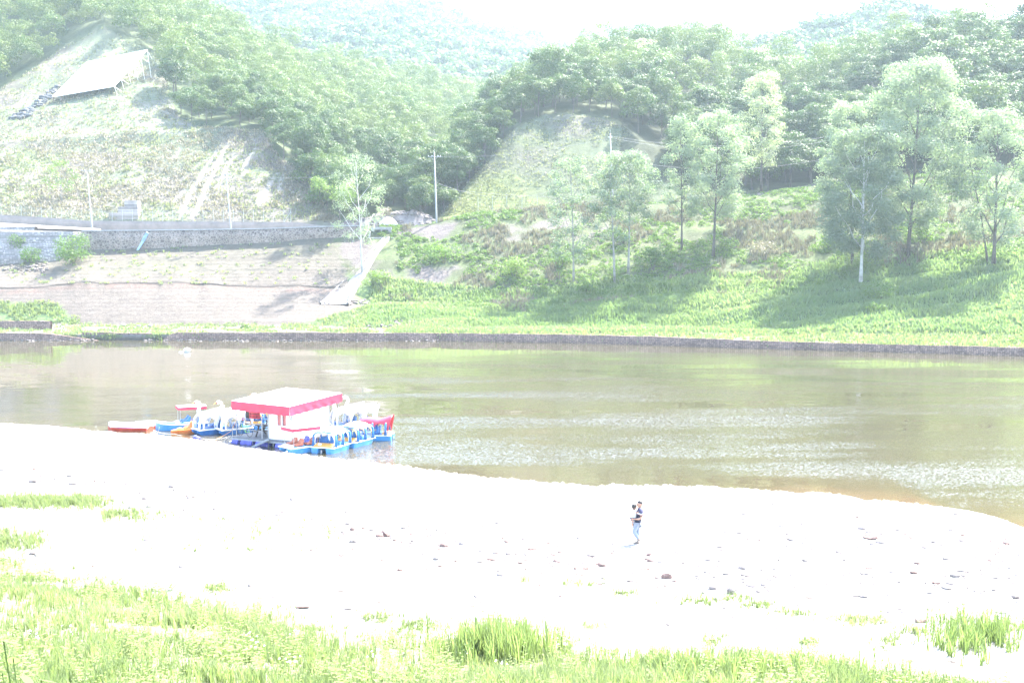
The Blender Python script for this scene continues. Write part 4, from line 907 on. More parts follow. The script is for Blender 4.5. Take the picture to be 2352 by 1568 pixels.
for s in (-1, 1):
    p = MB(); n = 18
    for k in range(n):
        a0, a1 = 2 * math.pi * k / n, 2 * math.pi * (k + 1) / n
        q = [(s * 0.85 + 0.66 * math.cos(a), z_, 1.02 + 0.66 * math.sin(a)) for z_ in (-0.03, 2.5) for a in (a0, a1)] + [(s * 0.85 + 0.56 * math.cos(a), z_, 1.02 + 0.56 * math.sin(a)) for z_ in (-0.03, 2.5) for a in (a0, a1)]
        p._add(q, [(0, 1, 3, 2), (4, 6, 7, 5), (0, 4, 5, 1)])
    d = [(s * 0.85 + 0.6 * math.cos(2 * math.pi * k / n), 2.4, 1.02 + 0.6 * math.sin(2 * math.pi * k / n)) for k in range(n)]; p._add(d, [tuple(range(n))])
    p.build('pipe', M['black'], t)
CH = [(889, 548, 8), (872, 566, 9), (856, 585, 11), (838, 610, 15), (818, 635, 19), (798, 660, 23), (780, 682, 27), (768, 700, 34)]
t = empty('drain_chute', hitk(768, 700), 0, 'pale masonry drain chute widening downhill between the matting slope and the grass', 'drain'); b0 = Vector(t.location)
cen = [hitk(u, v) + Vector((0, 0, 0.12)) for u, v, w in CH]; m = MB(); vs = []
al = []
for k, (u, v, w) in enumerate(CH):
    hw = w * cen[k].y / FP; d = (cen[min(k + 1, 7)] - cen[max(k - 1, 0)]).normalized(); s = d.cross(Vector((0, 0, 1))).normalized()
    if s.x > 0: s = -s
    c = cen[k] - b0; up = Vector((0, 0, 1)); 
    vs += [c + s * hw - up * .8, c + s * hw + up * 0.35, c + s * (hw - .3) + up * 0.35, c + s * (hw - .3) + up * .02, c - s * (hw - .3) + up * .02, c - s * (hw - .3) + up * .35, c - s * hw + up * .35, c - s * hw - up * .8]
    al += [k * 3.3] * 8
f = [(i * 8 + k, i * 8 + k + 1, (i + 1) * 8 + k + 1, (i + 1) * 8 + k) for i in range(7) for k in range(7)]
me = np_mesh('channel', np.array([list(p) for p in vs]), np.array(f), {'along': np.array(al)}); link('channel', me, M['chutem'], t)
# stones: generic lumpy rock meshes
def rock_mesh(seed, flat=0.6):
    r = np.random.default_rng(seed); bm = bmesh.new(); bmesh.ops.create_icosphere(bm, subdivisions=2, radius=0.5)
    ax = [Vector(r.normal(size=3)).normalized() for _ in range(9)]; off = 0.30 + 0.14 * r.random(9)
    for v in bm.verts:
        for a, o in zip(ax, off):
            d = v.co.dot(a)
            if d > o: v.co -= a * (d - o)
        v.co *= 1 + 0.10 * (r.random() - 0.5)
        v.co.z *= flat
    me = bpy.data.meshes.new('rock'); bm.to_mesh(me); bm.free(); return me
M['rock'] = plain('grey_rock', (0.24, 0.205, 0.185), 0.9, 0.35, 3, bump=0.6); M['rockred'] = plain('reddish_rock', (0.20, 0.135, 0.115), 0.9, 0.3, 3, bump=0.6)
M['rockpale'] = plain('pale_rubble', (0.17, 0.145, 0.135), 0.95, 0.4, 0.5, bump=0.5); M['rockdark'] = plain('dark_rock', (0.075, 0.08, 0.085), 0.9, 0.4, 1, bump=0.8)
rk = [rock_mesh(s, 0.45 + 0.1 * (s % 4)) for s in range(8)]
def rock_arrays():
    out = []
    for me in rk:
        v = np.array([list(p.co) for p in me.vertices]); f = np.array([list(p.vertices) for p in me.polygons]); out.append((v, f))
    return out
RA = rock_arrays()
def rocks_merged(name, pts, sizes, mat, seed, sink=0.15, parent=None, kind='stuff'):
    r = np.random.default_rng(seed); V = []; F_ = []; n = 0
    for p, s in zip(pts, sizes):
        v, f = RA[int(r.integers(8))]; a = r.random() * 6.28; sc = s * np.array([0.8 + .6 * r.random(), 0.8 + .5 * r.random(), 0.7 + .5 * r.random()]); w = v * sc
        w = np.stack([w[:, 0] * math.cos(a) - w[:, 1] * math.sin(a), w[:, 0] * math.sin(a) + w[:, 1] * math.cos(a), w[:, 2] + s * sink], -1) + np.array(p)
        V.append(w); F_.append(f + n); n += len(w)
    o = link(name, np_mesh(name, np.concatenate(V), np.concatenate(F_)), mat, parent)
    return tag(o, kind=kind) if kind else o
r = np.random.default_rng(21); pts = []; sz = []
for _ in range(200):
    u = r.choice([r.uniform(-40, 130), r.uniform(60, 225), r.uniform(330, 460), r.uniform(480, 1010), r.uniform(480, 1010), r.uniform(480, 800)])
    y = Ywat(np.array([u]))[0] - 0.1 - abs(r.normal()) * 0.7; x = (u - W_D / 2) / FP * y * 1.0; pts.append((x, y, r.uniform(-0.1, 0.12))); sz.append(r.uniform(0.15, 0.5))
rocks_merged('shore_rubble', pts, sz, M['rockpale'], 22)
pts = [hitk(r.uniform(845, 1010), 752 - abs(r.normal()) * 11) for _ in range(170)]; rocks_merged('apron_rubble', pts, r.uniform(0.3, 0.9, 170), M['rockpale'], 23)
pts = [hitk(r.uniform(735, 850) , 694 + r.normal() * 3) for _ in range(60)]; rocks_merged('chute_rubble', pts, r.uniform(0.3, 0.8, 60), M['rockpale'], 24)
pts = [hitk(r.uniform(0, 110) , 615 + r.normal() * 7) for _ in range(60)]; rocks_merged('slope_rubble', pts, r.uniform(0.3, 0.9, 60), M['rockpale'], 25)
# rubble heap behind the road
b0 = P(905, 522, 250); t = empty('rubble_heap', b0, 0, 'long heap of broken pinkish rubble piled beside the road where the valley opens', 'rubble heap')
m = MB(); secs = []
for u in np.arange(735, 1010, 9.0):
    hpx = I(u, [(735, 4), (780, 12), (840, 26), (880, 36), (920, 40), (960, 38), (985, 26), (1010, 8)]) + r.normal() * 1.5
    a = P(u, 523, 248) - b0; hh = hpx * 250 / FP; secs.append([a, a + Vector((0, 2.0, hh * 0.8)), a + Vector((0, 4, hh)), a + Vector((0, 7, hh * 0.6)), a + Vector((0, 9, 0))])
m.loft(secs); m.build('heap', M['rockpale'], t)
pts = []; sz = []
for _ in range(420):
    k = r.uniform(0, len(secs) - 1.01); i = int(k); f = r.uniform(0, 2.6); j = int(f); a = secs[i][j].lerp(secs[i][j + 1], f - j).lerp(secs[i + 1][j], k - i); pts.append(a); sz.append(r.uniform(0.35, 1.3))
rocks_merged('broken_stone', pts, sz, M['rockpale'], 26, 0.0, t, 'stuff')
b0 = P(892, 514, 247.0); t = empty('sand_pile', b0, 0, 'bright white pile of sand by the road beside the rubble heap', 'sand pile'); m = MB()
secs = [[(math.cos(a) * R, math.sin(a) * R * 0.8, z) for a in np.linspace(0, 2 * math.pi, 16, endpoint=False)] for R, z in ((2.2, -0.3), (1.9, 0.3), (1.2, 1.0), (0.5, 1.4), (0.1, 1.45))]
m.loft(secs); m.build('pile', M['white'], t, True)
# dark outcrops on the left hill and the white netted frame
for k, (poly, lab) in enumerate([([(20, 272), (60, 250), (85, 240), (75, 262), (40, 276)], 'dark rocky outcrop on the left hill, lower one of the two'), ([(82, 240), (110, 215), (136, 195), (128, 212), (95, 245)], 'dark narrow rocky outcrop beside the lower left corner of the white netted frame')]):
    cx = sum(p[0] for p in poly) / 5; cy = sum(p[1] for p in poly) / 5; b = hitk(cx, cy, left_bvh)
    pts = []; sz = []
    for _ in range(60):
        i = int(r.integers(5)); q = r.random(2); p0, p1 = poly[i], poly[(i + 1) % 5]; s = math.sqrt(q[0]); uu_ = cx + s * (p0[0] + (p1[0] - p0[0]) * q[1] - cx); vv_ = cy + s * (p0[1] + (p1[1] - p0[1]) * q[1] - cy)
        pts.append(hitk(uu_, vv_, left_bvh)); sz.append(r.uniform(1.0, 2.2))
    tag(rocks_merged('rock_outcrop', pts, sz, M['rockdark'], 30 + k, 0.0, None, None), lab, 'rock outcrop')
m_, nt, b_, out = mat_base('white_netting'); at = N(nt, 'ShaderNodeAttribute', attribute_name='uvc'); ck = nt.nodes.new('ShaderNodeTexChecker'); ck.inputs['Scale'].default_value = 1.0
nt.links.new(at.outputs['Vector'], ck.inputs['Vector']); ck.inputs['Color1'].default_value = (0.7, 0.7, 0.7, 1); ck.inputs['Color2'].default_value = (0.36, 0.365, 0.38, 1)
nt.links.new(ck.outputs[0], b_.inputs['Base Color']); b_.inputs['Roughness'].default_value = 0.8; M['net'] = m_
base = hitk(225, 185, left_bvh); Yb = base.y
cA, cB, cC, cE = P(338, 115, Yb + 4), P(201, 143, Yb + 3), P(120, 223, Yb - 9), P(262, 199, Yb - 8)
t = empty('netted_frame', base, 0, 'large white netted panel on a steel frame standing on the left hillside', 'panel')
gn = 30; vs = []; uvs = []
for i in range(gn + 1):
    for j in range(gn + 1):
        a = cC.lerp(cE, j / gn); b = cB.lerp(cA, j / gn); p = a.lerp(b, i / gn); vs.append(p - base); uvs.append((j * 1.2, i * 1.6, 0.5))
me = np_mesh('panel', np.array([list(p) for p in vs]), grid_faces(gn + 1, gn + 1), {'uvc': np.array(uvs)}); o = link('panel', me, M['net'], t); sm = o.modifiers.new('s', 'SOLIDIFY'); sm.thickness = 0.15
m = MB()
for a, b in ((cC, cE), (cE, cA), (cA, cB), (cB, cC)): m.tube([a - base, b - base], 0.12, 6)
m.build('edge_tube', M['white'], t)
for k in range(6):
    p = cE.lerp(cA, k / 5); g_ = left_bvh.ray_cast(p + Vector((0, 0, 30)), Vector((0, 0, -1)))[0]
    if g_ is None: g_ = p - Vector((0, 0, 4))
    m = MB(); m.tube([p - base, Vector((p.x + 0.6, p.y + 1.5, min(g_.z, p.z - 2))) - base], 0.06, 5); m.tube([p - base, cE.lerp(cA, min(1, k / 5 + 0.1)) - base + Vector((0.8, 1.5, -2.2))], 0.05, 5); m.build('strut', M['white'], t)
for u_, v_ in ((122, 223), (140, 221)):
    p = P(u_, v_, Yb - 8.5); m = MB(); m.tube([p - base, p - base - Vector((0, -1, 5.5))], 0.13, 6); m.build('leg', M['rockred'], t)
# utility poles, each with its own fittings
def pole(u, v, vt, Yp, label, arm=None, lamp=False, r0=0.17, ut=None, arm_w=1.0, name='utility_pole'):
    b = P(u, v, Yp); H = P(u, vt, Yp).z - b.z; t = empty(name, b, 0, label, 'utility pole'); dx = ((ut or u) - u) / FP * Yp
    at_ = lambda f: Vector((dx * f, 0, H * f)); m = MB(); m.tube([at_(-0.06), at_(0.0), at_(0.95)], [r0, r0, r0 * 0.6], 10); m.build('mast', M['polec'], t, True)
    m = MB(); m.tube([at_(0.95), at_(1.0)], 0.035, 6); m.build('tip_rod', M['steel'], t)
    for f in (arm or []):
        m = MB(); p = at_(f); m.box(p, (arm_w * 2, 0.10, 0.10)); m.bar(p + Vector((-arm_w * .7, 0, 0)), p + Vector((0, 0, -.6)), 0.05); m.bar(p + Vector((arm_w * .7, 0, 0)), p + Vector((0, 0, -.6)), 0.05); m.build('crossarm', M['polec'], t)
        for s in (-1, -0.4, 0.6, 1):
            m = MB(); m.tube([p + Vector((s * arm_w * .93, 0, .05)), p + Vector((s * arm_w * .93, 0, .32))], [.07, .04], 6); m.build('insulator', M['white'], t)
    if lamp:
        m = MB(); p = at_(0.62); m.tube([p, p + Vector((.5, -.3, .35)), p + Vector((1.0, -.5, .35))], .04, 6); m.build('lamp_arm', M['steel'], t); m = MB(); m.ell(p + Vector((1.3, -.6, .33)), (.42, .16, .12), 10, 6); m.build('lamp_head', M['white'], t)
    return b, H, dx
pole(212, 529, 390, 240.5, 'plain concrete utility pole on the road, left one of the two above the stone wall', [0.985], ut=203, arm_w=1.1)
pole(530, 523, 386, 240.5, 'concrete utility pole with small street lamp above the stone wall', [0.89, 0.83], True, ut=521, arm_w=1.0)
pole(1003, 512, 342, 243.0, 'tall concrete utility pole with crossarm standing where the valley opens', [0.895], ut=998, arm_w=1.4, r0=0.21)
pole(1409, 500, 296, 247.0, 'tallest pale utility pole rising in front of the mound-shaped cut slope', [0.90], ut=1400, arm_w=0.35, r0=0.20)
pole(2030, 420, 268, 251.0, 'utility pole mostly hidden in the crowns of the tall poplars', [0.93], ut=2026, arm_w=0.6)
def wire(a, b, sag, label, r_=0.022):
    n = 16; m = MB(); m.tube([a.lerp(b, k / n) - a - Vector((0, 0, 4 * sag * (k / n) * (1 - k / n))) for k in range(n + 1)], r_, 4, False)
    o = m.build('power_line', M['wire']); o.location = a; tag(o, label, 'wire', 'wires strung between the poles')
pt = lambda u, v, Y: P(u, v, Y)
wire(pt(998, 361, 243), pt(1400, 316, 247), 1.2, 'topmost thin wire between the tall pole in the valley mouth and the tallest pole')
wire(pt(999, 418, 243), pt(1402, 380, 247), 5.0, 'sagging middle wire across the mound-shaped cut slope')
wire(pt(1000, 431, 243), pt(1404, 452, 247), 0.8, 'lower wire crossing the foot of the mound-shaped cut slope')
wire(pt(1400, 312, 247), pt(2027, 286, 251), 3.4, 'upper wire running right from the tallest pole toward the big poplars')
wire(pt(1400, 316, 247), pt(2027, 294, 251), 3.8, 'second wire running right from the tallest pole toward the big poplars')
wire(pt(1402, 362, 247), pt(2027, 330, 251), 4.0, 'lowest wire running right from the tallest pole toward the big poplars')
wire(pt(2027, 284, 251), pt(2500, 262, 235), 1.5, 'upper wire at the right edge in front of the dark wood'); wire(pt(2027, 298, 251), pt(2500, 274, 235), 1.5, 'middle wire at the right edge in front of the dark wood')
wire(pt(2027, 306, 251), pt(2500, 286, 235), 1.6, 'lowest wire at the right edge in front of the dark wood')
wire(pt(203, 393, 240.5), pt(521, 402, 240.5), 1.8, 'thin wire between the two poles above the stone wall'); wire(pt(-160, 388, 240.5), pt(203, 393, 240.5), 3.0, 'thin wire leaving the left pole toward the left edge')
wire(pt(521, 402, 240.5), pt(998, 366, 243), 2.0, 'thin wire from the lamp pole to the tall pole in the valley mouth')
# blue and white tarp hanging down the stone wall
b0 = P(325, 552, 236.5); m = MB(); pl = [(336, 532), (341, 536), (333, 552), (327, 560), (318, 574), (313, 575), (322, 560), (328, 545)]
m.prism([P(u, v, 236.9 - (v - 532) * .01) - b0 for u, v in pl], (0, 0, 0), (0.05, 0.10, 0)); M['tarp'] = plain('blue_tarp', (0.22, 0.35, 0.50), 0.5, 0.4, 1.0)
o = m.build('tarp', M['tarp']); o.location = b0; tag(o, 'narrow blue and white tarp hanging down the stone wall', 'tarp')
# white buoy and its small float
b0 = PZ(430, 808); t = empty('buoy', b0, 0, 'round white buoy floating near the far left bank', 'buoy'); m = MB(); m.ell((0, 0, .25), (.50, .50, .38), 16, 10); m.build('float_body', M['white'], t, True); m = MB(); m.tube([(0, 0, .18), (0, 0, .24)], .52, 16); m.build('rim', M['steel'], t)
m = MB(); m.ell((0, 0, .05), (.35, .16, .12), 10, 6); o = m.build('small_float', M['white'], None, True); o.location = PZ(416, 808.5); tag(o, 'tiny white float just left of the round buoy', 'float')
for k, (u, v, s, lab) in enumerate([(97, 744, 1.6, 'pale boulder lying on the low overgrown wall at far left'), (570, 753, 1.2, 'pale boulder beside the small rounded bush on the terrace'), (284, 749, 1.0, 'left one of three dark boulders on the terrace track'), (345, 751, 1.0, 'right one of three dark boulders on the terrace track'), (318, 750, 0.9, 'middle one of three dark boulders on the terrace track'), (306, 571, 1.3, 'white stone lying at the foot of the mortared stone wall')]):
    o = bpy.data.objects.new('boulder', rk[k].copy()); o.data.materials.clear(); o.data.materials.append(M['rockpale' if 'pale' in lab or 'white' in lab else 'rock']); C.objects.link(o); o.location = hitk(u, v) + Vector((0, 0, s * .2)); o.scale = (s, s, s); tag(o, lab, 'boulder')
# ------------------------------------------------------------------ boat landing: floating hut, boats
E1 = Vector((-0.88, 0.475, 0)); E2 = Vector((0.475, 0.88, 0)); HO = Vector((-14.95, 74.75, 0))
hut_rz = math.atan2(E2.y, E2.x)                       # local x along E2, local y along E1
def L(a, b, z): return HO + E2 * a + E1 * b + Vector((0, 0, z))
t = empty('floating_hut', HO, hut_rz, 'white floating hut with flat red-edged roof on a drum-carried deck', 'floating hut')
# local axes: x = E2 (away from camera), y = E1 (to the left)
m = MB(); m.box((2.8, 2.55, 0.40), (6.2, 5.3, 0.10)); m.build('deck', M['deckm'], t)
fr = MB()
for y in np.linspace(0.0, 5.1, 12): fr.bar((-0.32, y, 0.36), (-0.32, y, -0.35), 0.05)
fr.box((-0.33, 2.55, 0.30), (0.08, 5.3, 0.10)); fr.box((-0.33, 2.55, -0.12), (0.05, 5.3, 0.05)); fr.build('float_frame', M['steel'], t)
dr = MB(); drum = MB()
for y in (0.35, 0.85, 2.1, 2.6, 3.5, 3.95, 4.75):
    d_ = MB(); d_.tube([(-0.24, y - .26, 0.02), (-0.24, y + .26, 0.02)], 0.27, 14); d_.tube([(-0.24, y - .12, 0.02), (-0.24, y - .09, 0.02)], 0.285, 14); d_.build('drum', M['purple'], t)
for x in (1.2, 2.8, 4.4):
    for y in (0.6, 2.5, 4.4):
        d_ = MB(); d_.tube([(x, y - .4, 0.02), (x, y + .4, 0.02)], 0.27, 12); d_.build('drum', M['purple'], t)
# corrugated walls
def corr(a, b, z0, z1, off):
    n = int((Vector(b) - Vector(a)).length / 0.07); a = Vector(a); b = Vector(b); off = Vector(off); v = []; f = []
    for k in range(n + 1):
        p = a.lerp(b, k / n) + off * (0.02 * (k % 2)); v += [p + Vector((0, 0, z0)), p + Vector((0, 0, z1))]
    f = [(2 * k, 2 * k + 2, 2 * k + 3, 2 * k + 1) for k in range(n)]; return v, f
ZD = 0.46; ZT = 2.62; wy = 2.05; wx = 4.0
w = MB()
# front wall (x=0 plane) around the window
wy0, wy1, wz0, wz1 = 0.42, 1.28, 1.42, 2.28
for (ya, yb, za, zb) in ((0.0, wy0, ZD, ZT), (wy1, wy, ZD, ZT), (wy0, wy1, ZD, wz0), (wy0, wy1, wz1, ZT)): w._add(*corr((0, ya, 0), (0, yb, 0), za, zb, (-1, 0, 0)))
w.build('front_wall', M['white'], t)
w = MB(); w._add(*corr((0, 0, 0), (wx, 0, 0), ZD, ZT + 0.1, (0, -1, 0))); w.build('side_wall', M['white'], t)
w = MB(); w._add(*corr((0, wy, 0), (wx, wy, 0), ZD, ZT + .1, (0, 1, 0))); w._add(*corr((wx, 0, 0), (wx, wy, 0), ZD, ZT + .2, (1, 0, 0))); w.build('rear_wall', M['white'], t)
w = MB()
for (x, y) in ((0, 0), (0, wy), (wx, 0), (wx, wy)): w.box((x - (0.02 if x == 0 else -0.02), y - (0.02 if y == 0 else -.02), (ZD + ZT) / 2), (.07, .07, ZT - ZD))
w.build('corner_trim', M['steel'], t)
wf = MB()
for (c, d) in (((-.035, (wy0 + wy1) / 2, wz0), (.09, wy1 - wy0 + .1, .07)), ((-.035, (wy0 + wy1) / 2, wz1), (.09, wy1 - wy0 + .1, .07)), ((-.037, wy0, (wz0 + wz1) / 2), (.085, .08, wz1 - wz0 - .07)), ((-.037, wy1, (wz0 + wz1) / 2), (.085, .08, wz1 - wz0 - .07)), ((-.037, (wy0 + wy1) / 2, (wz0 + wz1) / 2), (.085, .10, wz1 - wz0 - .07))): wf.box(c, d)
win = wf.build('window', M['white'], t)
g_ = MB(); g_.box((.0, (wy0 + wy1) / 2, (wz0 + wz1) / 2), (.01, wy1 - wy0, wz1 - wz0)); go = g_.build('pane', M['glass'], win)
c_ = MB()
for (ya, yb) in ((wy0 + .32, wy0 + .04), (wy1 - .05, wy1 - .3)):
    c_._add(*corr((-.012, min(ya, yb), 0), (-.012, max(ya, yb), 0), wz0 + .05, wz1 - .04, (0.2, 0, 0)))
c_.build('curtain', M['curtain'], win)
# big flat roof with red canvas valance; slightly tilted, corners as seen
rc = {'f': (-0.55, -0.25, 2.87), 'l': (-0.60, 4.85, 3.0), 'b': (5.2, 4.85, 3.38), 'r': (5.2, -0.28, 3.25)}
F_, Lf, Bk, Rt = (Vector(rc[k]) for k in 'flbr'); m = MB(); m._add([F_, Lf, Bk, Rt] + [p - Vector((0, 0, .06)) for p in (F_, Lf, Bk, Rt)], [(0, 1, 2, 3), (7, 6, 5, 4), (0, 4, 5, 1), (1, 5, 6, 2), (2, 6, 7, 3), (3, 7, 4, 0)]); roof = m.build('roof', M['whiteroof'] if 'whiteroof' in M else M['white'], t)
def valance(a, b, h, out, folds):
    n = 40; nz = 6; v = []; rr = np.random.default_rng(4)
    for j in range(nz + 1):
        for k in range(n + 1):
            p = a.lerp(b, k / n); w_ = folds * (j / nz) * (0.05 * math.sin(k * 0.9 + j * 0.7) + 0.04 * rr.random()) ; v.append(p + Vector((0, 0, -h * j / nz + (0.02 * math.sin(k * 1.3) if j == nz else 0))) + out * (0.012 + w_))
    return v, [tuple(q) for q in grid_faces(nz + 1, n + 1).tolist()]
for (a, b, o_, fo) in ((F_, Lf, Vector((-1, 0, 0)), 0.35), (Rt, F_, Vector((0, -1, 0)), 0.4), (Lf, Bk, Vector((0, 1, 0)), .3), (Bk, Rt, Vector((1, 0, 0)), .6)):
    vm = MB(); vm._add(*valance(a + Vector((0, 0, .005)), b + Vector((0, 0, .005)), 0.64, o_, fo)); vm.build('valance', M['redcloth'], t, True)
m = MB()
for (x, y, zt) in ((-0.25, 4.75, 2.9), (-.25, 2.45, 2.85), (5.0, 4.7, 3.28), (5.0, -.1, 3.18)): m.tube([(x, y, ZD), (x, y, zt)], .03, 8)
m.build('roof_post', M['steel'], t)
m = MB(); m.bar((-.3, 0.1, 2.35), (-.02, .1, 1.9), .04); m.bar((5.3, -.1, 2.9), (4.2, 0, 2.4), .03); m.bar((5.5, -.2, 2.8), (5.2, 0.3, 2.2), .03); m.build('bracket', M['steel'], t)
m = MB()
for (a, b) in (((-.27, 5.1, 1.45), (-.27, 2.4, 1.45)), ((-.27, 5.1, 1.0), (-.27, 2.4, 1.0)), ((-.27, 5.1, 1.45), (5.0, 5.15, 1.45)), ((-.27, 5.1, 1.0), (5.0, 5.15, 1.0)), ((-.27, 5.1, .45), (-.27, 5.1, 1.48)), ((-.27, 2.4, -.1), (-.27, 2.4, 1.6)), ((2.4, 5.13, .45), (2.4, 5.13, 1.45))): m.tube([a, b], .024, 6)
m.build('railing', M['steel'], t)
m = MB(); m.bar((-.3, 5.05, .45), (-.5, 5.5, .1), .04); m.tube([(-.3, 5.2, .5), (-.5, 5.6, .2), (-.55, 5.7, -.3)], .035, 6); m.build('tie_bracket', M['steel'], t)
# gangplank to the shore
a = L(-.35, 1.75, .47); bq = hitb(574, 1027); d = bq - a; m = MB(); q = d.to_track_quat('X', 'Z').to_matrix(); m.box(d / 2, (d.length, .42, .05), q)
for s in (-1, 1): m.box(d / 2 + q @ Vector((0, s * .2, .04)), (d.length, .03, .05), q)
o = m.build('gangplank', M['steel']); o.location = a; tag(o, 'grey metal gangplank leading from the deck down to the gravel', 'gangplank')
# picnic table
def picnic(loc, rz, lab):
    t = empty('picnic_table', loc, rz, lab, 'picnic table'); m = MB()
    for k in range(5): m.box((0, -.32 + .16 * k, .75), (1.8, .145, .045))
    m.build('tabletop', M['darkwood'], t)
    for s in (-1, 1):
        m = MB()
        for k in range(2): m.box((0, s * (.66 + .15 * k), .44), (1.8, .14, .045))
        m.build('bench_seat', M['darkwood'], t)
    for x in (-.65, .65):
        m = MB(); m.bar((x, -.72, .0), (x, -.22, .72), .06, .1); m.bar((x, .72, .0), (x, .22, .72), .06, .1); m.box((x + .05, 0, .40), (.05, 1.6, .09)); m.box((x + .05, 0, .70), (.05, .7, .07)); m.build('leg_frame', M['darkwood'], t)
picnic(L(1.2, 3.05, .452), hut_rz + math.pi / 2 + 0.25, 'dark wooden picnic table with attached benches on the open deck, next to the hut')
picnic(L(3.2, 4.1, .452), hut_rz + math.pi / 2 - 0.1, 'dark wooden picnic table at the rear of the deck behind the bicycle')
# bicycle leaning on the rail
t = empty('bicycle', L(.15, 4.35, .455), hut_rz + math.pi / 2 - .15, 'bicycle with lime green frame leaning on the deck railing', 'bicycle')
def wheel(x):
    w_ = MB(); n = 22
    w_.tube([(x + .33 * math.cos(2 * math.pi * k / n), 0, .34 + .33 * math.sin(2 * math.pi * k / n)) for k in range(n + 1)], .018, 6, False); o = w_.build('wheel', M['black'], t, True)
    s_ = MB()
    for k in range(8): a_ = math.pi * k / 8; s_.tube([(x - .31 * math.cos(a_), 0, .34 - .31 * math.sin(a_)), (x + .31 * math.cos(a_), 0, .34 + .31 * math.sin(a_))], .004, 3)
    s_.build('spokes', M['steel'], o)
wheel(-.5); wheel(.5)
m = MB(); A_, B_, D_, E_ = Vector((-.5, 0, .34)), Vector((-.08, 0, .3)), Vector((-.2, 0, .78)), Vector((.33, 0, .8))
for a, b in ((A_, B_), (A_, D_), (B_, D_), (D_, E_), (B_, E_ - Vector((0, 0, .08))), (E_, Vector((.5, 0, .34)))): m.tube([a, b], .02, 6)
m.build('frame', M['green'], t); m = MB(); m.box((-.23, 0, .9), (.26, .13, .05)); m.tube([D_, (-.23, 0, .88)], .012, 6); m.build('saddle', M['black'], t)
m = MB(); m.tube([E_, (.36, 0, .98)], .014, 6); m.tube([(.28, -.28, .98), (.38, -.12, 1.0), (.38, .12, 1.0), (.28, .28, .98)], .014, 6); m.build('handlebar', M['steel'], t)
# life jackets hanging from the roof beam
for k, (y, mt, lab) in enumerate([(4.25, 'black', 'black and grey life jacket, leftmost of those hanging under the roof'), (3.95, 'red', 'red life jacket with dark straps hanging second from the left under the roof'), (3.62, 'red', 'red life jacket hanging third from the left under the roof'), (3.38, 'redcloth', 'red life jacket hanging on the right end of the row under the roof')]):
    t = empty('life_jacket', L(.35, y, 1.72), hut_rz + (k - 1) * .25, lab, 'life jacket'); t.name = 'life_jacket'
    for s in (-1, 1):
        m = MB(); m.loft([[(-.05 * w_, s * .02, z), (.05 * w_, s * .02, z), (.05 * w_, s * .19, z), (-.05 * w_, s * .19, z)] for z, w_ in ((0, .8), (.08, 1.2), (.25, 1.3), (.42, 1.2), (.55, .7))]); m.build('front_panel', M[mt], t, bevel=.012)
    m = MB(); m.loft([[(.08, -.19, z), (.14, -.19, z), (.14, .19, z), (.08, .19, z)] for z in (0, .25, .6)]); m.build('back_panel', M[mt], t, bevel=.015)
    m = MB(); m.box((-.07, 0, .15), (.02, .40, .03)); m.box((-.07, 0, .33), (.02, .40, .03)); m.build('strap', M['black'], t)
    m = MB(); m.tube([(0, 0, .55), (0, 0, .85)], .01, 4); m.build('hanger', M['steel'], t)
m = MB(); m.tube([(.09 * math.cos(a), 0, .09 * math.sin(a)) for a in np.linspace(0, 2 * math.pi, 13)], .03, 6, False); o = m.build('ring_float', M['red'], None, True); o.location = L(.1, 4.45, 1.68); tag(o, 'small red ring float hanging at the left end of the life jackets', 'ring float')

# ---- boat builders (local: +x bow, z=0 waterline)
def rrect(x, w, z0, z1, flare=0.0, n=3):
    return [(x, -w / 2 + flare, z0), (x, w / 2 - flare, z0), (x, w / 2, z1), (x, -w / 2, z1)]
def pontoon(m, yc, w, L_, z1=.34, z0=-.18, rise=.25, cut=0.0):
    secs = []
    for x, f, zb in ((-L_ / 2, .78, z0 + .05), (-L_ / 2 + .15, .9, z0), (L_ * .15, 1, z0), (L_ * .36, .85, z0 + .08), (L_ / 2, .35, z0 + rise + .1)):
        secs.append([(x, yc - w * f / 2 * .72, zb), (x, yc + w * f / 2 * .72, zb), (x, yc + w * f / 2, z1), (x, yc - w * f / 2, z1)])
    m.loft(secs)
def hull(t, L_=2.5, W=1.55, mat='blue', rim='whiteshell', deckmat=None):
    h = MB(); pontoon(h, -W * .31, W * .38, L_); pontoon(h, W * .31, W * .38, L_); h.build('hull', M[mat], t, bevel=.015)
    m = MB(); m.box((0, 0, .37), (L_ * .98, W * 1.02, .07)); m.build('deck_rim', M[rim], t, bevel=.015)
    m = MB(); m.box((-.05, 0, .412), (L_ * .86, W * .86, .05)); m.build('cockpit_floor', M[deckmat or mat], t)
    m = MB(); m.box((-L_ / 2 - .02, 0, .02), (.04, .10, .42)); m.box((-L_ / 2 - .08, 0, -.08), (.16, .03, .25)); m.build('rudder', M['steel'], t)
def seats(t, mat, xs=(-.35,), W=1.5, hb=.5):
    for x in xs:
        for s in (-1, 1):
            m = MB(); yc = s * W * .22; w = W * .34
            prof = [(x - .28, .95 - (.5 - hb)), (x - .20, .98 - (.5 - hb)), (x - .12, .68), (x + .22, .64), (x + .24, .46), (x - .22, .46)]
            m.prism([(a, yc - w / 2, b) for a, b in prof], (0, 0, 0), (0, w, 0)); m.build('seat', M[mat], t, bevel=.025)
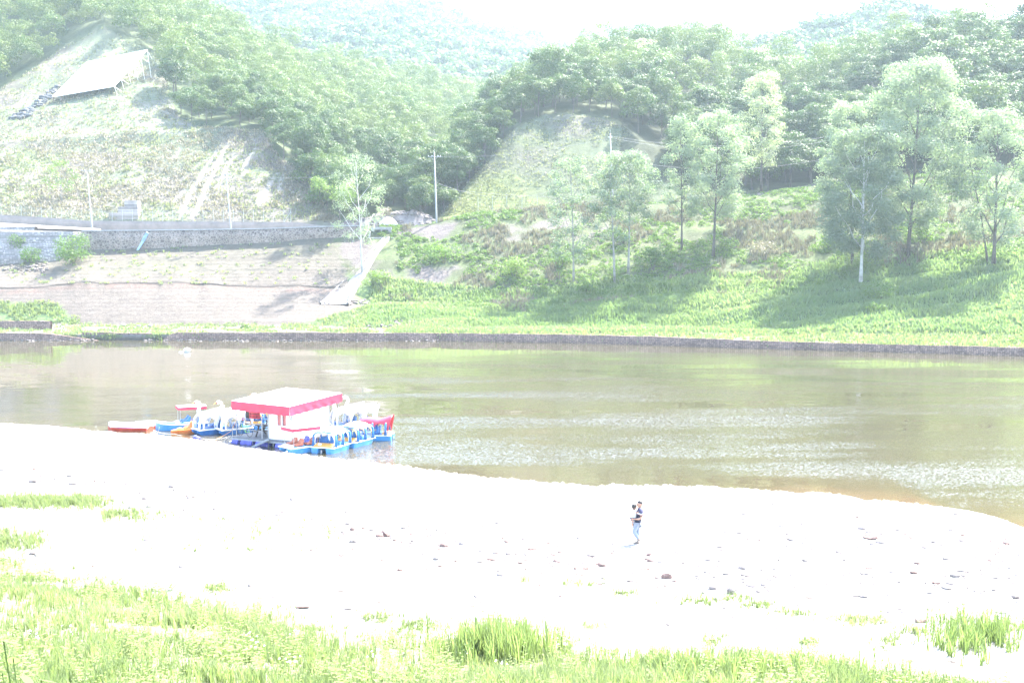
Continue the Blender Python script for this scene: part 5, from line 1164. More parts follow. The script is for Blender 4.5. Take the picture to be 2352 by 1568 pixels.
def vault(t, name, mat, L_, W, H, z0, wins, tail=0.0, x0=None, slope=0.0, nx=40, nt=30, flare=.06, th=.035, front_open=True):
    """arched shell over the boat; wins: list of (x centre, half width, sill height, top height) cut in both flanks"""
    x0 = -L_ / 2 if x0 is None else x0; v = []; ok = []
    for i in range(nx + 1):
        s = i / nx; x = x0 + L_ * s; e_ = abs(2 * s - 1) ** 3
        hh = H * (1 - .20 * e_) + tail * max(0, 1 - s / .3) ** 2 + slope * (s - .5); ww = W * (1 - .12 * e_)
        for j in range(nt + 1):
            a = math.pi * j / nt; y = -math.cos(a); z = math.sin(a)
            yy_ = math.copysign(abs(y) ** .55, y) * ww / 2; zz = z0 + hh * abs(z) ** .62
            v.append((x + tail * .5 * (-max(0, 1 - s / .2)) * (zz / H), yy_ * (1 + flare * (1 - z)), zz))
    f = []
    for i in range(nx):
        for j in range(nt):
            xm = x0 + L_ * (i + .5) / nx; idx = (i * (nt + 1) + j, i * (nt + 1) + j + 1, (i + 1) * (nt + 1) + j + 1, (i + 1) * (nt + 1) + j); zm = sum(v[q][2] for q in idx) / 4; cutit = False
            for (xc, hw, zs, zt) in wins:
                d = abs(xm - xc) / hw
                if d < 1 and zs < zm < zs + (zt - zs) * math.sqrt(1 - d * d) ** .8: cutit = True
            if not cutit: f.append(idx)
    m = MB(); m._add(v, f); o = m.build(name, M[mat], t, True); sm = o.modifiers.new('t', 'SOLIDIFY'); sm.thickness = th; sm.offset = 0; return o
def neck(t, base, s=1.0, mat='whiteshell', flip=1):
    pts = [(0, 0, 0), (.16, 0, .28), (.20, 0, .55), (.12, 0, .80), (.10, 0, .98), (.20, 0, 1.12), (.38, 0, 1.14)]
    m = MB(); b = Vector(base); P_ = [b + Vector(p) * s for p in pts]
    # resample smoothly
    sp = []; n = len(P_)
    for i in range(n - 1):
        p0, p1, p2, p3 = P_[max(i - 1, 0)], P_[i], P_[i + 1], P_[min(i + 2, n - 1)]
        for k in range(4):
            u_ = k / 4; sp.append(.5 * ((2 * p1) + (p2 - p0) * u_ + (2 * p0 - 5 * p1 + 4 * p2 - p3) * u_ ** 2 + (-p0 + 3 * p1 - 3 * p2 + p3) * u_ ** 3))
    sp.append(P_[-1]); rs = [.17 * s * (1 - .45 * min(1, k / 14)) for k in range(len(sp))]; m.tube(sp, rs, 12); m.ell(b + Vector((.36, 0, 1.13)) * s, (.19 * s, .125 * s, .125 * s), 14, 10); o = m.build('neck', M[mat], t, True)
    k_ = MB(); c = b + Vector((.50, 0, 1.11)) * s; k_.loft([[c + Vector((x, y, z)) * s for y, z in ((-w, -w * .7), (w, -w * .7), (w, w * .8), (-w, w * .8))] for x, w in ((0, .085), (.07, .07))]); k_.build('beak_base', M['red'], t)
    k_ = MB(); k_.loft([[c + Vector((x, y, z - (x - .07) * .6)) * s for y, z in ((-w, -w * .5), (w, -w * .5), (w, w * .6), (-w, w * .6))] for x, w in ((.075, .06), (.19, .045), (.26, .015))]); k_.build('beak', M['yellow'], t)
    for sd in (-1, 1): k_ = MB(); k_.ell(b + Vector((.42, sd * .105, 1.17)) * s, (.025, .02, .025), 8, 6); k_.build('eye', M['black'], t)
def swan(loc, rz, lab, s=1.0, hullm='blue'):
    t = empty('swan_boat', loc, rz, lab, 'swan pedal boat'); hull(t, 2.6, 1.55, hullm, 'whiteshell'); seats(t, hullm, (-.3,), 1.5)
    vault(t, 'shell', 'whiteshell', 2.1, 1.5, 1.22, .40, [(-.62, .46, .42, 1.25), (.40, .46, .42, 1.25)], tail=.30, x0=-1.15, slope=-.10)
    # breast in front with its arched opening, then the neck
    m = MB(); secs = []
    for k in range(9):
        a = math.pi * (k / 8 - .5); secs.append(None)
    for sgn in (-1, 1): m.tube([(1.15, sgn * .52, .40), (1.16, sgn * .56, .75), (1.05, sgn * .50, 1.15), (.92, sgn * .28, 1.42), (.88, 0, 1.52)], [.10, .09, .09, .11, .14], 10)
    m.tube([(1.2, -.5, .42), (1.27, -.2, .44), (1.27, .2, .44), (1.2, .5, .42)], .07, 8); m.build('breast_arch', M['whiteshell'], t, True)
    neck(t, (.78, 0, 1.30), .95)
    # wing feathers and tail
    for sgn in (-1, 1):
        m = MB(); 
        for k in range(4): m.loft([[(x, sgn * (.74 + .03 * k), z - .10 + dz), (x, sgn * (.80 + .03 * k), z - .10 + dz), (x, sgn * (.80 + .03 * k), z + .10 + dz), (x, sgn * (.74 + .03 * k), z + .10 + dz)] for x, z, dz in ((.45 - .3 * k, 1.42, 0), (-.1 - .3 * k, 1.50, .03), (-.75 - .22 * k, 1.50, .14 + .05 * k))])
        m.build('wing', M['whiteshell'], t, bevel=.02)
    m = MB()
    for k in range(3): m.loft([[(-1.05 - .1 * k, -.35 + .15 * k, 1.25 + .1 * k), (-1.05 - .1 * k, .35 - .15 * k, 1.25 + .1 * k), (-1.15 - .1 * k, .35 - .15 * k, 1.2), (-1.15 - .1 * k, -.35 + .15 * k, 1.2)], [(-1.5, -.14, 1.62 + .1 * k), (-1.5, .14, 1.62 + .1 * k), (-1.55, .12, 1.55), (-1.55, -.12, 1.55)]])
    m.build('tail', M['whiteshell'], t, bevel=.02)
    m = MB(); m.tube([(.55, 0, .45), (.5, 0, .85), (.38, 0, .9)], .03, 6); m.tube([(.38 + 0, -.16, .9), (.38, .16, .9)], .02, 6); m.build('steering_handle', M['white'], t)
    m = MB(); m.box((.85, 0, .50), (.12, .8, .14)); m.build('pedal_box', M[hullm], t, bevel=.02)
    t.scale = (s, s, s); return t
def on_w(u, v): p = PZ(u, v); return Vector((p.x, p.y, 0))
swan(on_w(486, 994), math.radians(218), 'white swan pedal boat with blue hull, left one of the pair facing the shore')
swan(on_w(536, 994), math.radians(218), 'white swan pedal boat with blue hull, right one of the pair, beside the deck')
swan(on_w(612, 972), math.radians(225), 'swan pedal boat with white shell behind the open deck, seen under the red roof')
swan(on_w(798, 985), math.radians(200), 'white swan pedal boat behind the yellow-decked boats, just right of the hut', 1.05)
swan(on_w(826, 982), math.radians(195), 'white swan pedal boat farthest to the right, behind the red-hooded boat', 1.0)
def canopy_boat(loc, rz, lab, seatm, hullm, Lb=2.5):
    t = empty('canopy_pedal_boat', loc, rz, lab, 'pedal boat'); hull(t, Lb, 1.6, hullm, 'whiteshell', hullm)
    for x in (-.55, .35):
        for s in (-1, 1):
            yc = s * .38; m = MB(); w = .50
            prof = [(x - .30, .90), (x - .20, .95), (x - .08, .70), (x + .10, .60), (x + .34, .62), (x + .42, .46), (x - .22, .44)]
            m.prism([(a, yc - w / 2, b) for a, b in prof], (0, 0, 0), (0, w, 0)); m.build('seat', M[seatm if (x + s * .2) > -.5 else 'purple'], t, bevel=.05)
    m = MB()
    for x in (-.95, .85):
        for s in (-.6, .6): m.tube([(x, s, .40), (x, s, 1.62)], .018, 6)
    m.build('canopy_frame', M['steel'], t)
    m = MB(); m.loft([[(x, -.75, 1.62), (x, .75, 1.62), (x, .75, 1.66), (x, .3, 1.72), (x, -.3, 1.72), (x, -.75, 1.66)] for x in (-1.1, 0, 1.0)]); cp = m.build('canopy', M['whiteshell'], t)
    m = MB()
    for a, b in (((-1.11, -.76), (1.01, -.76)), ((1.01, -.76), (1.01, .76)), ((1.01, .76), (-1.11, .76)), ((-1.11, .76), (-1.11, -.76))):
        n = 20
        for k in range(n):
            f0, f1 = k / n, (k + 1) / n; p0 = (a[0] + (b[0] - a[0]) * f0, a[1] + (b[1] - a[1]) * f0); p1 = (a[0] + (b[0] - a[0]) * f1, a[1] + (b[1] - a[1]) * f1)
            m._add([(p0[0], p0[1], 1.67), (p1[0], p1[1], 1.67), (p1[0], p1[1], 1.46), ((p0[0] + p1[0]) / 2, (p0[1] + p1[1]) / 2, 1.43), (p0[0], p0[1], 1.46)], [(0, 1, 2, 3, 4)])
    m.build('fringe', M['redcloth'], cp)
    m = MB(); m.loft([[(x, -w, .40), (x, w, .40), (x, w * .8, .40 + h), (x, -w * .8, .40 + h)] for x, w, h in ((.85, .7, .16), (1.1, .6, .12), (1.25, .4, .03))]); m.build('bow_cover', M['whiteshell'], t, bevel=.02)
    m = MB(); m.tube([(.1, 0, .42), (.1, 0, .8), (.0, 0, .84)], .025, 6); m.build('tiller', M['white'], t)
    return t
canopy_boat(on_w(690, 1036), math.radians(222), 'light blue pedal boat with faded orange seats under a red-fringed canopy before the hut', 'seator', 'lblue')
canopy_boat(on_w(438, 981), math.radians(205), 'blue pedal boat with flat red-fringed canopy, behind the swan boats on the left', 'blue', 'blue')
def hood_boat(loc, rz, lab, shellm, deckm, hullm='lblue', legm='blue', L_=2.7, name='hooded_pedal_boat', tail=.0, swanneck=False):
    t = empty(name, loc, rz, lab, 'pedal boat'); hull(t, L_, 1.75, hullm, 'whiteshell', 'blue'); seats(t, 'blue', (-.1,), 1.6)
    m = MB(); m.loft([[(x, -.72 * w, .415), (x, .72 * w, .415), (x, .68 * w, .415 + h), (x, -.68 * w, .415 + h)] for x, w, h in ((-L_ / 2 + .06, .95, .05), (-L_ / 2 + .3, 1, .12), (-L_ / 2 + .62, 1, .20), (-L_ / 2 + .66, 1, .05))]); m.build('stern_deck', M[deckm], t, bevel=.02)
    m = MB(); m.tube([(-L_ / 2 + .3, .3, .5), (-L_ / 2 + .3, .3, .60)], [.13, .12], 12); m.build('hatch', M['whiteshell'], t)
    vault(t, 'hood', shellm, 2.0, 1.6, 1.12, .42, [(-.46, .43, .40, 1.22), (.48, .43, .40, 1.22)], tail=tail, x0=-.95, slope=.1)
    for x in (-.93, .02, 1.0):
        m = MB(); m.tube([(x, -.84, .42), (x, -.85, .8), (x, -.84, 1.12), (x, -.62, 1.30), (x, 0, 1.36), (x, .62, 1.30), (x, .84, 1.12), (x, .85, .8), (x, .84, .42)], [.13, .075, .08, .05, .05, .05, .08, .075, .13], 8); m.build('arch_rib', M[legm], t, True)
    m = MB(); m.tube([(.5, 0, .45), (.45, 0, .85)], .03, 6); m.tube([(.45, -.15, .87), (.45, .15, .87)], .02, 6); m.build('steering_handle', M['white'], t)
    return t
a_ = hood_boat(on_w(762, 1034), math.radians(70), 'blue pedal boat with orange stern deck and white hood, nearest the shore by the hut', 'whiteshell', 'yellow')
neck(a_, (-.2, .80, .55), .01) if False else None
hood_boat(on_w(815, 1021), math.radians(66), 'blue pedal boat with orange stern deck and cream hood, second right of the hut', 'cream', 'yellow')
hood_boat(on_w(861, 1008), math.radians(176), 'blue pedal boat with red arched hood ending in a raised tail, rightmost of the landing', 'red', 'yellow', tail=.5, L_=2.6)
hood_boat(on_w(592, 982), math.radians(80), 'pedal boat with orange-yellow hood moored behind the deck, seen past the picnic tables', 'yellow', 'yellow', legm='blue')
# inflatable dinghy
def dinghy(loc, rz, lab):
    t = empty('inflatable_dinghy', loc, rz, lab, 'dinghy'); pts = [(-1.6, -.58, .26), (-.6, -.60, .26), (.5, -.58, .28), (1.15, -.42, .34), (1.5, 0, .42), (1.15, .42, .34), (.5, .58, .28), (-.6, .60, .26), (-1.6, .58, .26)]
    sp = []
    for i in range(len(pts) - 1):
        for k in range(4): sp.append(Vector(pts[i]).lerp(Vector(pts[i + 1]), k / 4))
    sp.append(Vector(pts[-1])); m = MB(); m.tube(sp, [.10] + [.21] * (len(sp) - 2) + [.10], 12); m.build('tube', M['whiteshell'], t, True)
    m = MB(); m.tube([p + Vector((0, 0, -.045)) for p in sp], [.06] + [.215] * (len(sp) - 2) + [.06], 12)
    m = MB(); m.loft([[(x, -w, .27), (x, -w * .85, -.04), (x, 0, -.12), (x, w * .85, -.04), (x, w, .27)] for x, w in ((-1.55, .84), (-.6, .86), (.5, .83), (1.2, .62), (1.66, .16))]); m.build('bottom', M['orangered'], t)
    m = MB(); m.tube([p + Vector((0, 0, 0.0)) + (Vector((p.x * .0, math.copysign(.205, p.y) if abs(p.y) > .1 else 0, 0)) if p.x < 1 else Vector((.12, math.copysign(.15, p.y) if abs(p.y) > .1 else 0, 0))) for p in sp], .022, 5); m.build('rubbing_strake', M['purple'], t)
    m = MB(); m.box((-1.3, 0, .32), (.06, .85, .42)); m.build('transom', M['whiteshell'], t)
    m = MB(); m.box((-.2, 0, .34), (.24, .9, .03)); m.build('thwart', M['cream'], t); return t
M['orangered'] = plain('orange_red_fabric', (0.50, 0.06, 0.03), 0.5, 0.12)
dinghy(on_w(299, 987), math.radians(176), 'white inflatable dinghy with orange-red bottom, first boat at the far left')
m = MB(); m.ell((0, 0, .3), (.5, .36, .30), 14, 8); o = m.build('dinghy_bow', M['whiteshell'], None, True)
bpy.data.objects.remove(o)
t = empty('inflatable_dinghy', on_w(338, 982), math.radians(10), 'second inflatable hidden behind the first, only its rounded end showing', 'dinghy')
m = MB(); m.tube([(-.9, -.4, .3), (.1, -.42, .3), (.45, -.25, .33), (.6, 0, .36), (.45, .25, .33), (.1, .42, .3), (-.9, .4, .3)], .19, 12); m.build('tube', M['whiteshell'], t, True)
m = MB(); m.loft([[(x, -w, .2), (x, -w * .7, -.05), (x, w * .7, -.05), (x, w, .2)] for x, w in ((-.9, .58), (.1, .6), (.55, .40), (.78, .1))]); m.build('bottom', M['orangered'], t)
# blue rowing boat
t = empty('rowing_boat', on_w(404, 987), math.radians(182), 'open blue rowing boat with white gunwale, between the dinghy and the orange boat', 'rowing boat')
st_ = [(-1.4, .50, .50), (-.9, .58, .46), (0, .62, .44), (.8, .50, .48), (1.25, .25, .56), (1.5, .05, .64)]
m = MB(); m.loft([[(x, -w, h), (x, -w * .8, .0), (x, -w * .25, -.15), (x, w * .25, -.15), (x, w * .8, .0), (x, w, h), (x, w * .9, h - .01), (x, w * .68, .08), (x, -w * .68, .08), (x, -w * .9, h - .01)] for x, w, h in st_]); m.build('hull', M['lblue'], t)
m = MB()
for s in (-1, 1): m.tube([(x, s * w, h + .03) for x, w, h in st_], .045, 6)
m.tube([(-1.4, -.5, .53), (-1.4, .5, .53)], .045, 6); m.build('gunwale', M['whiteshell'], t)
m = MB(); m.box((-.5, 0, .30), (.25, 1.05, .04)); m.box((.5, 0, .32), (.25, .95, .04)); m.build('thwart', M['whiteshell'], t)
# orange pedal craft
t = empty('orange_pedal_boat', on_w(424, 993.5), math.radians(200), 'small orange pedal boat with high moulded seat beside the swan boats', 'pedal boat')
m = MB(); m.loft([[(x, -w, h), (x, -w * .8, -.1), (x, w * .8, -.1), (x, w, h)] for x, w, h in ((-.75, .42, .30), (-.3, .55, .32), (.4, .50, .28), (.8, .28, .24), (.98, .08, .22))]); m.build('hull', M['orange'], t, bevel=.03)
m = MB(); m.loft([[(x, -.36, a), (x, .36, a), (x, .30, b), (x, -.30, b)] for x, a, b in ((-.72, .3, .62), (-.6, .3, .88), (-.42, .3, .80), (-.30, .3, .50), (.05, .3, .42))]); m.build('seat', M['orange'], t, bevel=.05)
m = MB(); m.box((.35, 0, .34), (.35, .35, .08)); m.build('foot_well', M['cream'], t, bevel=.02)
# drum float on the shore, mooring ropes, floating planks
m = MB(); m.tube([(-.22, 0, .12), (.22, 0, .02)], .14, 12); o = m.build('barrel_float', M['purple'], None, True); o.location = on_w(452, 1008) ; tag(o, 'small purple barrel float lying in the shallows at the end of a white rope', 'float')
def rope(pts, r_, mat, lab):
    sp = []
    for i in range(len(pts) - 1):
        for k in range(5): sp.append(Vector(pts[i]).lerp(Vector(pts[i + 1]), k / 5) - Vector((0, 0, .12 * math.sin(math.pi * k / 5))))
    sp.append(Vector(pts[-1])); m = MB(); b = sp[0].copy(); m.tube([p - b for p in sp], r_, 5); o = m.build('mooring_rope', M[mat], None, True); o.location = b; tag(o, lab, 'rope', 'mooring ropes of the boat landing')
rope([L(-.4, 5.3, .5), (PZ(520, 1004, .15)), on_w(462, 1010) + Vector((0, 0, .1))], .022, 'rope', 'white rope from the deck corner to the purple barrel float')
rope([L(-.3, 4.6, 1.9), PZ(530, 990, .9), hitb(470, 1016)], .018, 'orope', 'thin orange rope slanting from the hut roof down to the shore')
rope([L(-.4, .3, .4), PZ(660, 1036, .25), hitb(620, 1042)], .022, 'rope', 'white rope from the hut corner to the gravel beside the canopied boat')
rope([PZ(352, 987, .4), PZ(400, 996, .1), PZ(452, 999, .08)], .015, 'rope', 'thin white rope between the dinghy and the orange boat')
rope([PZ(366, 980, .55), PZ(362, 992, .1), hitb(352, 1004)], .015, 'rope', 'thin white rope from the rowing boat bow to the shore')
rope([hitb(180, 985) + Vector((0, 0, .1)), hitb(100, 978), hitb(20, 975)], .02, 'rope', 'white rope lying along the waterline at far left')
for k, (u, v, lab) in enumerate([(540, 1015, 'pale floating plank in front of the deck corner'), (570, 1017, 'white plastic float board lying at the water edge before the drums')]):
    m = MB(); m.box((0, 0, .03), (.9, .22, .06)); m.box((.1, .05, .08), (.5, .12, .05)); o = m.build('plank', M['whiteshell'], None, False, .01); o.location = on_w(u, v); o.rotation_euler = (0, 0, -.4 + k * .3); tag(o, lab, 'plank')
# ------------------------------------------------------------------ man carrying a child
RS = 1.12
def skin(name, verts, edges, radii, mat, parent, sub=2, root=0, smooth=True):
    me = bpy.data.meshes.new(name); me.from_pydata([tuple(v) for v in verts], edges, []); o = bpy.data.objects.new(name, me); C.objects.link(o)
    sk = o.modifiers.new('skin', 'SKIN'); sk.branch_smoothing = 0.6; 
    radii = [(q[0] * RS, q[1] * RS) if hasattr(q, '__len__') else q * RS for q in radii]
    for i, rr_ in enumerate(radii):
        sv = me.skin_vertices[0].data[i]; sv.radius = rr_ if hasattr(rr_, '__len__') else (rr_, rr_); sv.use_root = (i == root)
    ss = o.modifiers.new('sub', 'SUBSURF'); ss.levels = sub; ss.render_levels = sub
    dg = bpy.context.evaluated_depsgraph_get(); m2 = bpy.data.meshes.new_from_object(o.evaluated_get(dg)); bpy.data.objects.remove(o)
    m2.name = name; m2.materials.clear(); m2.materials.append(mat); return link(name, m2, None, parent, smooth)
def chainskin(name, chains, mat, parent, sub=2):
    V = []; E = []; R = []; idx = {}
    for ch in chains:
        prev = None
        for (k, p, r_) in ch:
            if k not in idx: idx[k] = len(V); V.append(p); R.append(r_)
            if prev is not None and (prev, idx[k]) not in E: E.append((prev, idx[k]))
            prev = idx[k]
    return skin(name, V, E, R, mat, parent, sub)
M['skin'] = plain('skin', (0.42, 0.24, 0.17), 0.5, 0.06); M['hair'] = plain('black_hair', (0.022, 0.018, 0.016), 0.5, 0.3, 30)
M['jeans'] = plain('pale_jeans', (0.22, 0.26, 0.33), 0.8, 0.12, 8); M['kshirt'] = plain('white_shirt', (0.75, 0.75, 0.75), 0.7, 0.05); M['shorts'] = plain('grey_blue_shorts', (0.13, 0.14, 0.20), 0.8, 0.1, 8)
M['shoe'] = plain('grey_sandal', (0.20, 0.17, 0.15), 0.7, 0.2, 10); M['lips'] = plain('lips', (0.35, 0.10, 0.09), 0.5, 0.05)
ms, nt, b_, out = mat_base('striped_polo'); tc = nt.nodes.new('ShaderNodeTexCoord'); sp_ = nt.nodes.new('ShaderNodeSeparateXYZ'); nt.links.new(tc.outputs['Object'], sp_.inputs[0])
mrg = N(nt, 'ShaderNodeMapRange'); mrg.inputs['From Min'].default_value = 0.8; mrg.inputs['From Max'].default_value = 1.6; nt.links.new(sp_.outputs['Z'], mrg.inputs[0])
cr = ramp(nt, mrg.outputs[0], [(0, (0.022, 0.024, 0.045)), (0.535, (0.02, 0.022, 0.045)), (0.545, (0.35, 0.05, 0.05)), (0.56, (0.7, 0.7, 0.7)), (0.615, (0.7, 0.7, 0.7)), (0.625, (0.05, 0.05, 0.10)), (0.9, (0.05, 0.05, 0.10))])
cr_node = cr.node; cr_node.color_ramp.interpolation = 'CONSTANT'
nt.links.new(cr, b_.inputs['Base Color']); b_.inputs['Roughness'].default_value = 0.8
pb = hitb(1464, 1249)
t = empty('person', pb, math.radians(176), 'man in dark polo with white stripe and pale jeans walking left with a child', 'person')
def hand(pfx, wr, d, up, side, s=1.0):
    """palm and five fingers from the wrist; d=direction of fingers, side=thumb side"""
    wr, d, up, side = Vector(wr), Vector(d).normalized(), Vector(up).normalized(), Vector(side).normalized(); ch = []
    palm = wr + d * .05 * s; ch.append([(pfx + 'w', wr, .026 * s), (pfx + 'p', palm, (.036 * s, .020 * s))])
    for k, (o, l) in enumerate(((-.030, .055), (-.010, .068), (.010, .072), (.029, .062))):
        a = palm + d * .035 * s + side * o * s; b = a + (d * .85 - up * .3) * l * .55 * s; c = b + (d * .5 - up * .8) * l * .45 * s
        ch.append([(pfx + 'p', palm, 0), (pfx + 'k%d' % k, a, .011 * s), (pfx + 'm%d' % k, b, .0095 * s), (pfx + 'e%d' % k, c, .008 * s)])
    a = wr + d * .03 * s + side * .035 * s; b = a + (d * .6 + side * .8) * .035 * s; c = b + (d * .8 - up * .4) * .03 * s
    ch.append([(pfx + 'w', wr, 0), (pfx + 't0', a, .012 * s), (pfx + 't1', b, .011 * s), (pfx + 't2', c, .009 * s)]); return ch
# x forward, y towards the camera side, z up
HP = (0.0, 0, .92)
body = [[('pel', HP, (.15, .11)), ('waist', (-.03, 0, 1.08), (.135, .10)), ('chest', (-.09, 0, 1.27), (.16, .11)), ('upch', (-.11, 0, 1.40), (.13, .09)), ('neck', (-.085, 0, 1.51), .078), ('head0', (-.07, 0, 1.56), .105), ('head1', (-.068, 0, 1.63), .125), ('head2', (-.085, 0, 1.69), .095)],
        [('upch', 0, 0), ('shL', (-.11, .19, 1.41), .058), ('elL', (-.15, .25, 1.13), .043), ('fL', (-.02, .22, 1.06), .038), ('hLw', (.12, .17, 1.05), .026)],
        [('upch', 0, 0), ('shR', (-.10, -.19, 1.41), .058), ('elR', (-.08, -.25, 1.16), .043), ('fR', (.04, -.20, 1.14), .037), ('hRw', (.16, -.10, 1.18), .026)],
        [('pel', HP, 0), ('thL', (0.03, .095, .84), .085), ('knL', (.14, .10, .52), .056), ('caL', (.05, .10, .36), .052), ('anL', (-.07, .10, .20), .034), ('toL', (.02, .10, .115), (.036, .026))],
        [('pel', HP, 0), ('thR', (-.02, -.09, .84), .085), ('knR', (.00, -.09, .49), .056), ('caR', (-.04, -.09, .33), .052), ('anR', (-.04, -.09, .09), .034), ('toR', (.11, -.09, .035), (.036, .026))]]
body += hand('hL', (.12, .17, 1.05), (1, -.35, 0), (0, .3, 1), (0, .2, 1)); body += hand('hR', (.16, -.10, 1.18), (.6, .7, 0), (.3, 0, 1), (0, 0, 1))
chainskin('body', body, M['skin'], t)
RS = 1.32
def garment(secs, sleeves, mat, parent, name='shirt'):
    m = MB(); n = 16; m.loft([[(cx + rx * math.cos(2 * math.pi * k / n), ry * math.sin(2 * math.pi * k / n), z) for k in range(n)] for z, cx, rx, ry in secs])
    for pts, rs in sleeves: m.tube(pts, rs, 10)
    return m.build(name, mat, parent, True)
garment([(.845, .0, .130, .185), (.90, -.005, .135, .185), (1.0, -.03, .128, .172), (1.12, -.06, .130, .178), (1.25, -.085, .138, .195), (1.36, -.10, .132, .205), (1.43, -.105, .108, .185), (1.475, -.10, .085, .13), (1.51, -.09, .072, .085), (1.535, -.085, .068, .070)],
        [([(-.10, .12, 1.43), (-.115, .20, 1.41), (-.13, .235, 1.32), (-.145, .25, 1.20)], [.08, .085, .078, .074]), ([(-.10, -.12, 1.43), (-.10, -.20, 1.41), (-.09, -.24, 1.32), (-.085, -.25, 1.22)], [.08, .085, .078, .074])], ms, t)
RS = 1.2
tr = [[('pel', (0, 0, .90), (.150, .118)), ('thL', (0.03, .095, .82), .100), ('knL', (.14, .10, .52), .074), ('caL', (.055, .10, .37), .068), ('cuL', (-.05, .10, .23), .060)], [('pel', 0, 0), ('thR', (-.02, -.09, .82), .100), ('knR', (.0, -.09, .49), .074), ('caR', (-.03, -.09, .33), .068), ('cuR', (-.04, -.09, .13), .064)]]
chainskin('trousers', tr, M['jeans'], t)
def headparts(parent, c, s, hairmat, look=0.0, back=False):
    c = Vector(c); R = Matrix.Rotation(look, 3, 'Z')
    q = lambda x, y, z: c + R @ (Vector((x, y, z)) * s)
    m = MB(); v0 = []; n1, n2 = 16, 12
    m.ell(q(-.020, 0, .020), (.110 * s, .100 * s, .122 * s), n1, n2, R)
    # open the cap over the face
    keep = []
    for f in m.f:
        cc = sum((Vector(m.v[i]) for i in f), Vector()) / len(f) - c; cc = R.inverted() @ cc / s
        if not (cc.x > .035 and cc.z < .065) and not (cc.z < -.05 and cc.x > -.05): keep.append(f)
    m.f = keep; o = m.build('hair', hairmat, parent, True)
    m = MB(); m.loft([[q(.088, -.016, -.022), q(.088, .016, -.022), q(.088, 0, .03)], [q(.118, -.012, -.022), q(.118, .012, -.022), q(.092, 0, .03)]]); m.build('nose', M['skin'], parent, True)
    m = MB(); m.tube([q(.088, -.025, -.052), q(.096, 0, -.050), q(.088, .025, -.052)], .006 * s, 6); m.build('mouth', M['lips'], parent)
    for sd in (-1, 1):
        m = MB(); m.ell(q(.085, sd * .034, .008), (.010 * s, .013 * s, .008 * s), 8, 6); m.build('eye', M['black'], parent); m = MB(); m.ell(q(-.005, sd * .096, -.01), (.022 * s, .012 * s, .034 * s), 8, 6); m.build('ear', M['skin'], parent, True)
headparts(t, (-.07, 0, 1.62), 1.08, M['hair'], 0.15)
for (x, y, z, pit) in ((-.01, .10, .145, .55), (.05, -.09, .028, 0)):
    m = MB(); R = Matrix.Rotation(pit, 3, 'Y'); c = Vector((x, y, z)); 
    m.loft([[c + R @ Vector((a, b, e)) for b, e in ((-w, -.022), (w, -.022), (w * .9, h), (-w * .9, h))] for a, w, h in ((-.13, .030, .05), (-.06, .040, .05), (.06, .048, .028), (.13, .036, .012))]); m.build('shoe', M['shoe'], t, True, .006)
# child on his arm, facing back over his shoulder
k = empty('person', pb + Vector((-.14, -.0, 0)), math.radians(176 + 165), 'small child with dark hair and white shirt carried in the arms of the walking man', 'person')
RS = 1.15
ch = [[('pel', (0, 0, 1.10), (.085, .075)), ('ch', (.0, 0, 1.25), (.095, .07)), ('up', (.01, 0, 1.36), (.075, .055)), ('nk', (.01, 0, 1.41), .05), ('h0', (.012, 0, 1.455), .082), ('h1', (.015, 0, 1.51), .10), ('h2', (.01, 0, 1.56), .078)],
      [('up', 0, 0), ('sL', (.02, .11, 1.35), .032), ('eL', (.12, .15, 1.30), .025), ('kLw', (.22, .12, 1.37), .017)], [('up', 0, 0), ('sR', (.02, -.11, 1.35), .032), ('eR', (.12, -.14, 1.30), .025), ('kRw', (.22, -.10, 1.36), .017)],
      [('pel', 0, 0), ('tL', (.03, .075, 1.06), .058), ('kL', (.06, .15, .95), .042), ('aL', (.02, .16, .80), .027), ('fLt', (.08, .16, .745), .024)], [('pel', 0, 0), ('tR', (-.02, -.06, 1.05), .058), ('kR', (-.03, -.10, .93), .042), ('aR', (-.05, -.10, .78), .027), ('fRt', (.01, -.10, .73), .024)]]
ch += hand('kL', (.22, .12, 1.37), (1, 0, .2), (0, 0, 1), (0, -1, 0), .6); ch += hand('kR', (.22, -.10, 1.36), (1, 0, .2), (0, 0, 1), (0, 1, 0), .6)
chainskin('body', ch, M['skin'], k)
garment([(1.06, 0, .098, .115), (1.12, 0, .102, .118), (1.22, 0, .100, .115), (1.31, .005, .095, .118), (1.36, .01, .075, .10), (1.40, .01, .055, .06)], [([(.01, .07, 1.36), (.03, .125, 1.345), (.09, .145, 1.31)], [.05, .052, .046]), ([(.01, -.07, 1.36), (.03, -.125, 1.345), (.09, -.145, 1.31)], [.05, .052, .046])], M['kshirt'], k)
RS = 1.3
chainskin('shorts', [[('pel', (0, 0, 1.09), (.10, .088)), ('tL', (.03, .075, 1.04), .070), ('kL', (.055, .135, .97), .058)], [('pel', 0, 0), ('tR', (-.02, -.06, 1.04), .070), ('kR', (-.028, -.09, .95), .058)]], M['shorts'], k)
headparts(k, (.015, 0, 1.505), .98, M['hair'], 0.9)

